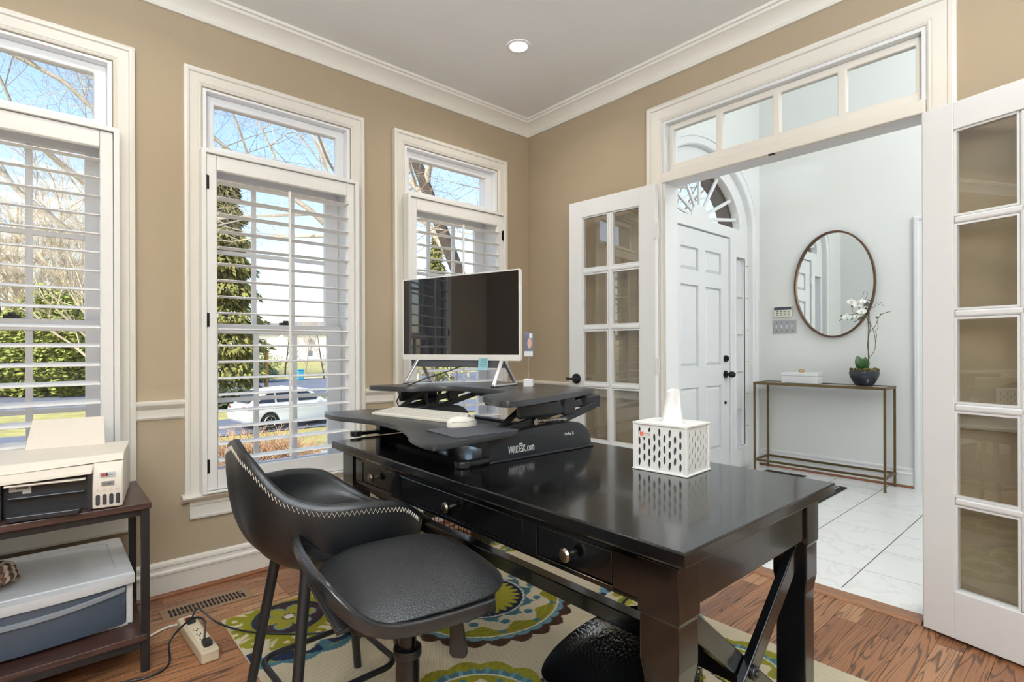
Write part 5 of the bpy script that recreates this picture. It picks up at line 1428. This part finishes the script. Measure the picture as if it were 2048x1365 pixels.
# ================================================================== outside
def gz(x, y):
    d = max(0.0, min(1.0, (y - 4.0) / 15.0)); d = d*d*(3 - 2*d)
    far = max(0.0, y - 48) * .012
    return -.62 - 1.6*d + far
def at(px_, depth): 
    p = FW*depth + RT*((px_ - 1024)/F_PX*depth); return p.x, p.y
GRASS = M('winter_lawn', (164, 156, 92), .95, var=.3, vscale=1.2, bump=.6, bscale=30)
def patch(name, x0, x1, y0, y1, lift, mat, nx_=40, ny_=60):
    mb_ = MB().grid(lambda u, v: (x0 + (x1 - x0)*u, y0 + (y1 - y0)*v, gz(0, y0 + (y1 - y0)*v) + lift), nx_, ny_)
    return obj(name, mb_, mat, kind='structure', smooth=1.0, fix=True)
patch('ground_lawn', -120, 160, 2.0, 140, 0, GRASS, 6, 90)
MULCH = M('mulch', (128, 92, 68), .95, var=.45, vscale=14, bump=.9, bscale=40)
patch('ground_bed', -6, 9, 2.6, 8.6, .02, MULCH, 4, 14)
ASPH = M('asphalt', (104, 108, 120), .85, var=.12, vscale=3)
CONC = M('concrete', (196, 190, 178), .85, var=.1, vscale=3)
patch('ground_walk', -30, 40, 15.6, 16.7, .03, CONC, 4, 6)
patch('ground_drive', -24, 22, 22.6, 28.0, .03, ASPH, 4, 14)
patch('ground_street', -40, 90, 40, 58, .04, ASPH, 4, 20)
patch('ground_curb', -40, 90, 38.8, 40, .07, CONC, 4, 4)
patch('ground_curb_far', -40, 90, 58, 59, .10, CONC, 4, 4)
obj('added_upper_storey', MB().box((XL - .4, YB - 5, ZC + .32), (XW + .05, YO + .2, 6.0)), BRICK, kind='structure')  # unseen block over the room, added to shade the near ground
# ---- trees
BARK = [M('bark_grey', (184, 172, 156), .9, var=.35, vscale=12, stretch=(6, 6, 1)), M('bark_tan', (206, 188, 160), .9, var=.3, vscale=10, stretch=(6, 6, 1)), M('bark_dark', (82, 72, 66), .95, var=.35, vscale=14, stretch=(8, 8, 1), bump=.8, bscale=30)]
def bare_tree(name, seed, h, r0, lean=(0, 0), levels=5, kids=(5, 6, 5, 4, 3), spread=.8, mats=(0, 0), first=.35):
    rd = random.Random(seed); trunk = MB(); brs = MB()
    def branch(p, d, L_, r, lev):
        n = 5 if lev < 2 else (4 if lev < 3 else 3); pts = [p]; dd = d.copy(); q = p.copy()
        for k in range(n):
            dd = (dd + Vector((rd.gauss(0, .13), rd.gauss(0, .13), rd.gauss(.03, .10)))*(1 if lev else .45)).normalized()
            q = q + dd*(L_/n); pts.append(q.copy())
        rs = [r*(1 - .72*k/n) + .0 for k in range(n + 1)]
        (trunk if lev == 0 else brs).tube(pts, rs, 9 if lev == 0 else (6 if lev == 1 else 4 if lev < 3 else 3))
        if lev >= levels: return
        nk = kids[min(lev, len(kids)-1)]
        for k in range(nk):
            f = first + (1 - first)*(k + rd.random()*.7)/nk if lev == 0 else .25 + .75*(k + rd.random()*.8)/nk
            f = min(f, .99); i = int(f*n); c0 = pts[i].lerp(pts[min(i+1, n)], f*n - i)
            ax = dd.orthogonal(); ax.rotate(Matrix.Rotation(rd.uniform(0, 2*pi), 3, dd))
            nd = (dd*(1.0 if lev else .75) + ax.normalized()*rd.uniform(.6, 1.1)*spread + Vector((0, 0, .12))).normalized()
            branch(c0, nd, L_*rd.uniform(.45, .68)*(1 - .35*f if lev == 0 else 1), max(.004, rs[i]*.55), lev + 1)
    branch(Vector((0, 0, -.3)), Vector((lean[0], lean[1], 1)).normalized(), h*.72, r0, 0)
    a = trunk.mesh('trunk', smooth=1.2, fix=False); a.materials.append(BARK[mats[0]])
    b = brs.mesh('branches', smooth=1.2, fix=False); b.materials.append(BARK[mats[1]])
    return a, b
TREES = [bare_tree('a', 1, 17, .26, kids=(11, 6, 5, 3), levels=4, mats=(0, 1)), bare_tree('b', 2, 15, .2, kids=(12, 6, 5, 3), levels=4, mats=(1, 1), first=.2), bare_tree('c', 5, 13, .17, kids=(12, 6, 5, 3), levels=4, mats=(2, 0), first=.15)]
def plant_tree(kind, px_, depth, sc, rz, label, group, name='bare_tree'):
    x, y = at(px_, depth); t_ = thing(name, label, 'tree', (x, y, gz(x, y)), rz, group)
    for nm, me in zip(('trunk', 'branches'), TREES[kind]):
        share(nm, me, t_, (0, 0, 0), (0, 0, 0), (sc, sc, sc))
    return t_
rtree = random.Random(21)
for k, (px_, dp) in enumerate(((-70, 42), (-30, 46), (14, 44), (38, 50), (66, 45), (92, 52), (118, 47), (150, 50), (176, 46), (205, 54), (60, 58), (140, 60), (10, 60), (235, 50))):
    plant_tree(k % 3, px_, dp, rtree.uniform(1.15, 1.45), rtree.uniform(0, 6), 'bare leafless tree in the wood beyond the left window', 'bare trees beyond the left window')
TREES.append(bare_tree('d', 8, 15, .17, lean=(.02, .03), kids=(12, 7, 6, 5, 3), mats=(0, 0), first=.42, spread=1.0))
TREES.append(bare_tree('e', 13, 18, .22, lean=(-.17, .15), kids=(9, 7, 6, 5, 3), mats=(2, 0), first=.25, spread=1.0))
plant_tree(3, 325, 10.5, .95, 1.0, 'large bare tree whose branches cross the left transom panes', 'bare trees close to the house')
plant_tree(4, 1036, 12.5, 1.0, 0.0, 'thick dark tree trunk behind the window by the monitor', 'bare trees close to the house')
plant_tree(4, 1500, 12.0, .9, 0.1, 'dark tree trunk seen through the fanlight', 'bare trees close to the house')
plant_tree(3, 1200, 16, .9, 3.0, 'bare tree between fanlight trunk and monitor window', 'bare trees close to the house')
for px_, dp, k in ((648, 58, 2), (610, 66, 1), (570, 64, 2), (690, 62, 0), (860, 46, 2), (900, 52, 1), (940, 50, 0), (835, 56, 1), (985, 55, 2)):
    plant_tree(k, px_, dp, rtree.uniform(.55, .75), rtree.uniform(0, 6), 'small bare tree across the street', 'bare trees across the street')
# ---- evergreens
EV = [M('spruce_green', (128, 126, 62), .85, var=.45, vscale=4), M('holly_green', (140, 146, 62), .7, var=.5, vscale=5), M('dark_evergreen', (70, 80, 46), .85, var=.45, vscale=4)]
def conifer(h, r, n, seed):
    rd = random.Random(seed); mb_ = MB()
    for k in range(n):
        f = rd.random()**.8; z = h*(.04 + .96*f); R = r*(1 - f)**.85*(.75 + .25*sin(f*60)) + .1
        a = rd.uniform(0, 2*pi); rr_ = R*rd.uniform(.35, 1); c0 = Vector((rr_*cos(a), rr_*sin(a), z - .25*rr_)); s_ = rd.uniform(.14, .36)*(h/14)
        d = Vector((cos(a), sin(a), -.7 + rd.gauss(0, .3))).normalized(); sd = d.cross(Vector((rd.gauss(0, .5), rd.gauss(0, .5), 1))).normalized()
        mb_.add([c0 - sd*s_*.35, c0 + d*s_*1.2, c0 + sd*s_*.35, c0 - d*s_*.3], [(0, 1, 2, 3)])
    return mb_
def shrub(rx, ry, rz, n, seed, leaf=.14):
    rd = random.Random(seed); mb_ = MB()
    for k in range(n):
        v = Vector((rd.gauss(0, 1), rd.gauss(0, 1), rd.gauss(0, 1))).normalized(); rr_ = rd.uniform(.5, 1.03)
        bump_ = 1 + .12*sin(v.x*7 + seed) * sin(v.z*6 + v.y*5)
        c0 = Vector((v.x*rx, v.y*ry, rz + v.z*rz))*1.0; c0 = Vector((c0.x*rr_*bump_, c0.y*rr_*bump_, rz + v.z*rz*rr_*bump_))
        d = Vector((rd.gauss(0, 1), rd.gauss(0, 1), rd.gauss(0, .6))).normalized(); sd = d.orthogonal().normalized(); s_ = leaf*rd.uniform(.6, 1.3)
        mb_.add([c0 - d*s_, c0 + sd*s_*.5, c0 + d*s_, c0 - sd*s_*.5], [(0, 1, 2, 3)])
    return mb_
x, y = at(452, 33); cf = thing('spruce_tree', 'tall green spruce at the left of the middle window', 'tree', (x, y, gz(x, y)))
part('foliage', conifer(15.5, 3.4, 16000, 3), EV[0], cf); part('trunk', MB().cyl((0, 0, -.3), (0, 0, 14), .2, .03, n=8), BARK[2], cf)
x, y = at(873, 44); cf = thing('spruce_tree', 'distant green conifer behind the window by the monitor', 'tree', (x, y, gz(x, y)))
part('foliage', conifer(13, 2.6, 5000, 6), EV[0], cf); part('trunk', MB().cyl((0, 0, -.3), (0, 0, 11), .18, .03, n=8), BARK[2], cf)
for i, (px_, dp, rx_, rz_, lb) in enumerate(((-20, 38, 3.2, 2.4, 'leftmost evergreen shrub of the hedge beyond the left window'), (58, 38, 3.0, 2.8, 'evergreen shrub left in the hedge beyond the left window'), (108, 38, 2.8, 3.9, 'tall bright green evergreen shrub in the middle of the hedge'), (150, 38, 2.6, 3.6, 'evergreen shrub right in the hedge beyond the left window'), (184, 40, 1.6, 3.6, 'dark narrow evergreen at the right end of the hedge'))):
    x, y = at(px_, dp); sb = thing('evergreen_shrub', lb, 'shrub', (x, y, gz(x, y)))
    part('foliage', shrub(rx_, 2.0, rz_, 9000, 30 + i, .2), EV[1 if i < 4 else 2], sb)
x, y = at(196, 30); tk = plant_tree(1, 188, 30, .9, 1.2, 'pale tan tree trunk at the right edge of the left window', 'bare trees beyond the left window')
for i, (px_, dp, rx_, rz_, ev, lb) in enumerate(((512, 52, 2.0, .9, 2, 'low dark bush beside the street'), (448, 30, 1.6, .55, 2, 'low dark evergreen beside the parked car'), (505, 62, 3.4, 1.5, 1, 'green bush across the street'))):
    x, y = at(px_, dp); sb = thing('garden_bush', lb, 'bush', (x, y, gz(x, y)))
    part('foliage', shrub(rx_, rx_*.8, rz_, 2200, 50 + i, .13), EV[ev], sb)
# dormant brown shrubs in the bed
DRY = M('dry_twigs', (170, 136, 104), .9, var=.35, vscale=20)
def twig_shrub(n, r, h, seed):
    rd = random.Random(seed); mb_ = MB()
    for k in range(n):
        a = rd.uniform(0, 2*pi); b = Vector((rd.gauss(0, r*.35), rd.gauss(0, r*.35), 0)); d = Vector((cos(a)*rd.uniform(.2, .9), sin(a)*rd.uniform(.2, .9), 1)).normalized(); L_ = h*rd.uniform(.4, 1)
        p1 = b + d*L_*.5; p2 = p1 + (d + Vector((rd.gauss(0, .5), rd.gauss(0, .5), 0)))*L_*.5
        mb_.tube([b, p1, p2], [.009, .007, .004], 3)
        for q in range(3):
            e = p1 + Vector((rd.gauss(0, .2), rd.gauss(0, .2), rd.uniform(.0, .3)))*h; mb_.tube([p1, e], [.006, .003], 3)
    return mb_
for i, (px_, dp, r_2, h_, lb) in enumerate(((512, 8.6, .9, 1.0, 'dry brown shrub in the bed below the middle window'), (560, 10.5, .7, .7, 'smaller dry brown shrub right of the first one'), (470, 11.5, .7, .6, 'dry brown shrub near the driveway'))):
    x, y = at(px_, dp); sb = thing('dormant_shrub', lb, 'shrub', (x, y, gz(x, y)))
    part('twigs', twig_shrub(700, r_2, h_, 70 + i), DRY, sb, kind='stuff')
for i, px_ in enumerate((540, 585, 640)):
    x, y = at(px_, 6.6 + .5*i); sb = thing('low_ground_plant', ['dark leafy plant low in the bed, left one', 'dark leafy plant low in the bed, middle one', 'tuft of green leaves low in the bed, right one'][i], 'plant', (x, y, gz(x, y) + .02))
    part('foliage', shrub(.35, .3, .14, 260, 90 + i, .09), EV[2 if i < 2 else 1], sb)
# ---- parked car
WCAR = M('car_white', (236, 238, 242), .25, coat=.5); CGL = M('car_glass', (34, 40, 48), .08); TIRE = M('tyre', (26, 26, 28), .8)
x, y = at(585, 23.5)
car = thing('parked_car', 'white parked SUV seen through the shutters of the middle window', 'car', (x, y, gz(x, y) + .05), radians(8))
low = [(-2.35, .42), (-2.40, .62), (-2.36, .9), (-2.28, 1.02), (-1.2, 1.06), (.6, 1.04), (1.1, 1.02), (2.05, .9), (2.32, .72), (2.38, .45), (2.2, .3), (-2.2, .3)]
def arch(c_): return [(c_ + .40*cos(pi*k/10), .33 + .40*sin(pi*k/10)) for k in range(10, -1, -1)]
lowp = [(-2.35, .42), (-2.40, .62), (-2.36, .9), (-2.28, 1.02), (-1.2, 1.06), (.6, 1.04), (1.1, 1.02), (2.05, .9), (2.32, .72), (2.38, .45), (2.25, .28), (1.86, .28)] + list(reversed(arch(1.42)))[1:-1] + [(.98, .28), (-.98, .28)] + list(reversed(arch(-1.42)))[1:-1] + [(-1.86, .28), (-2.22, .28)]
part('body', MB().plate(lowp, [], 1.86, frame_m((0, .93, 0), (1, 0, 0), (0, 0, 1))), WCAR, car, bevel=.05, seg=3, smooth=.7)
gh = MB(); A = [(-2.2, 1.03), (-1.55, 1.62), (-.2, 1.69), (.35, 1.6), (1.15, 1.02)]
vs_ = [(a, -.86, b) if b < 1.1 else (a, -.66, b) for a, b in A] + [(a, .86, b) if b < 1.1 else (a, .66, b) for a, b in A]
gh.add(vs_, [(0, 4, 3, 2, 1), (5, 6, 7, 8, 9)] + [(i, i+1, i+6, i+5) for i in range(4)] + [(4, 0, 5, 9)])
part('cabin', gh, WCAR, car, bevel=.04, seg=2, smooth=.7)
for s_ in (-1, 1):
    yy = lambda b: s_*(.868 - .2*(b - 1.03)/.66 + .004)
    for P4 in ([(-1.95, 1.10), (-1.45, 1.50), (-1.2, 1.52), (-1.2, 1.10)], [(-1.12, 1.10), (-1.12, 1.54), (-.25, 1.57), (-.25, 1.10)], [(-.17, 1.10), (-.17, 1.57), (.25, 1.50), (.85, 1.10)]):
        mb_ = MB().add([(a, yy(b), b) for a, b in P4] + [(a, yy(b) + s_*.008, b) for a, b in P4], [(0,1,2,3), (7,6,5,4)] + [(i, (i+1)%4, 4+(i+1)%4, 4+i) for i in range(4)])
        part('side_window', mb_, CGL, car)
    part('mirror', MB().box((.62, s_*.90, 1.02), (.80, s_*1.08, 1.16)), WCAR, car, bevel=.03)
    for c_ in (-1.42, 1.42):
        wl = part('wheel', MB().cyl((c_, s_*.72, .34), (c_, s_*.93, .34), .345, n=28), TIRE, car, bevel=.03, smooth=.7)
        rm = MB().cyl((c_, s_*.90, .34), (c_, s_*.925, .34), .05, n=12)
        for k in range(5):
            t_ = 2*pi*k/5; rm.beam((c_, s_*.932, .34), (c_ + .22*cos(t_), s_*.932, .34 + .22*sin(t_)), .012, .06, (0, 1, 0))
        rm.tube([(c_ + .225*cos(2*pi*k/24), s_*.93, .34 + .225*sin(2*pi*k/24)) for k in range(24)], .016, 6, closed=True)
        part('rim', rm, ALU, wl)
    part('tail_light', MB().add([(-2.34, s_*.94, .86), (-1.75, s_*.955, .96), (-1.8, s_*.955, 1.0), (-2.33, s_*.9, .99), (-2.42, s_*.62, .9), (-2.4, s_*.62, 1.0)], [(0,1,2,3), (0,3,5,4)]), M('tail_red', (170, 26, 30), .2), car)
part('rear_window', MB().add([(-2.19, -.62, 1.10), (-2.19, .62, 1.10), (-1.66, .55, 1.57), (-1.66, -.55, 1.57)], [(0,1,2,3)]), CGL, car, xf=Matrix.Translation((-.03, 0, .03)))
# ---- houses across the street
SID = M('white_siding', (228, 226, 222), .8, var=.05, vscale=6); ROOF = M('grey_shingles', (132, 126, 122), .9, var=.2, vscale=4); PAN = M('far_window', (92, 104, 118), .3)
def house(px_, depth, rz, w_, d_, h_, rh, label):
    x, y = at(px_, depth); t_ = thing('house', label, 'house', (x, y, gz(x, y)), rz)
    part('wall', MB().box((-w_, -d_, -1), (w_, d_, h_)), SID, t_)
    part('roof', MB().add([(-w_-.4, -d_-.5, h_), (w_+.4, -d_-.5, h_), (w_+.4, d_+.5, h_), (-w_-.4, d_+.5, h_), (-w_-.4, 0, h_+rh), (w_+.4, 0, h_+rh)], [(0,1,5,4),(2,3,4,5),(0,4,3),(1,2,5),(3,2,1,0)]), ROOF, t_)
    part('gable', MB().add([(w_*.2, -d_-1.2, -1), (w_*.85, -d_-1.2, -1), (w_*.85, -d_-1.2, h_*.9), (w_*.525, -d_-1.2, h_*.9+rh*.6), (w_*.2, -d_-1.2, h_*.9), (w_*.2, -d_, -1), (w_*.85, -d_, -1), (w_*.85, -d_, h_*.9), (w_*.525, -d_, h_*.9+rh*.6), (w_*.2, -d_, h_*.9)], [(4,3,2,1,0),(5,6,7,8,9)] + [(i,(i+1)%5,5+(i+1)%5,5+i) for i in range(5)]), SID, t_)
    for xx, z0, z1, fy in ((-w_*.75, 1, 2.4, -d_), (-w_*.35, 1, 2.4, -d_), (-w_*.75, 3.6, 4.9, -d_), (-w_*.35, 3.6, 4.9, -d_), (w_*.525, 3.6, 4.9, -d_-1.2)):
        if z1 > h_: continue
        o = part('window', MB().box((xx - .6, fy - .06, z0), (xx + .6, fy, z1)), VINYL, t_); part('pane', MB().box((xx - .5, fy - .08, z0 + .1), (xx + .5, fy - .06, z1 - .1)), PAN, o)
    part('garage_door', MB().box((w_*.27, -d_-1.25, -.2), (w_*.78, -d_-1.2, 2.3)), VINYL, t_)
house(655, 118, radians(-30), 8, 5, 5.6, 3, 'pale house across the street right of the spruce')
house(530, 125, radians(-10), 9, 5, 5.6, 3, 'pale house far across the street behind the parked car')
house(880, 120, radians(-40), 8, 5, 5.6, 3, 'pale house beyond the trees behind the monitor')
for px_, col_, lb in ((545, (70, 170, 196), 'blue wheeled bin by the far kerb'), (600, (66, 150, 178), 'second blue bin further right by the far kerb')):
    x, y = at(px_, 56); b_ = thing('wheeled_bin', lb, 'bin', (x, y, gz(x, y) + .04))
    part('tub', MB().box((-.3, -.35, 0), (.3, .35, 1.0)), M('bin_blue', col_, .5), b_, bevel=.05); part('lid', MB().box((-.33, -.38, 1.0), (.33, .38, 1.1)), M('bin_blue', col_, .5), b_, bevel=.03)
x, y = at(533, 34); po = thing('wooden_post', 'slim wooden post beside the street', 'post', (x, y, gz(x, y))); part('shaft', MB().box((-.09, -.09, -.3), (.09, .09, 3.2)), M('post_wood', (176, 140, 96), .85, var=.2), po)
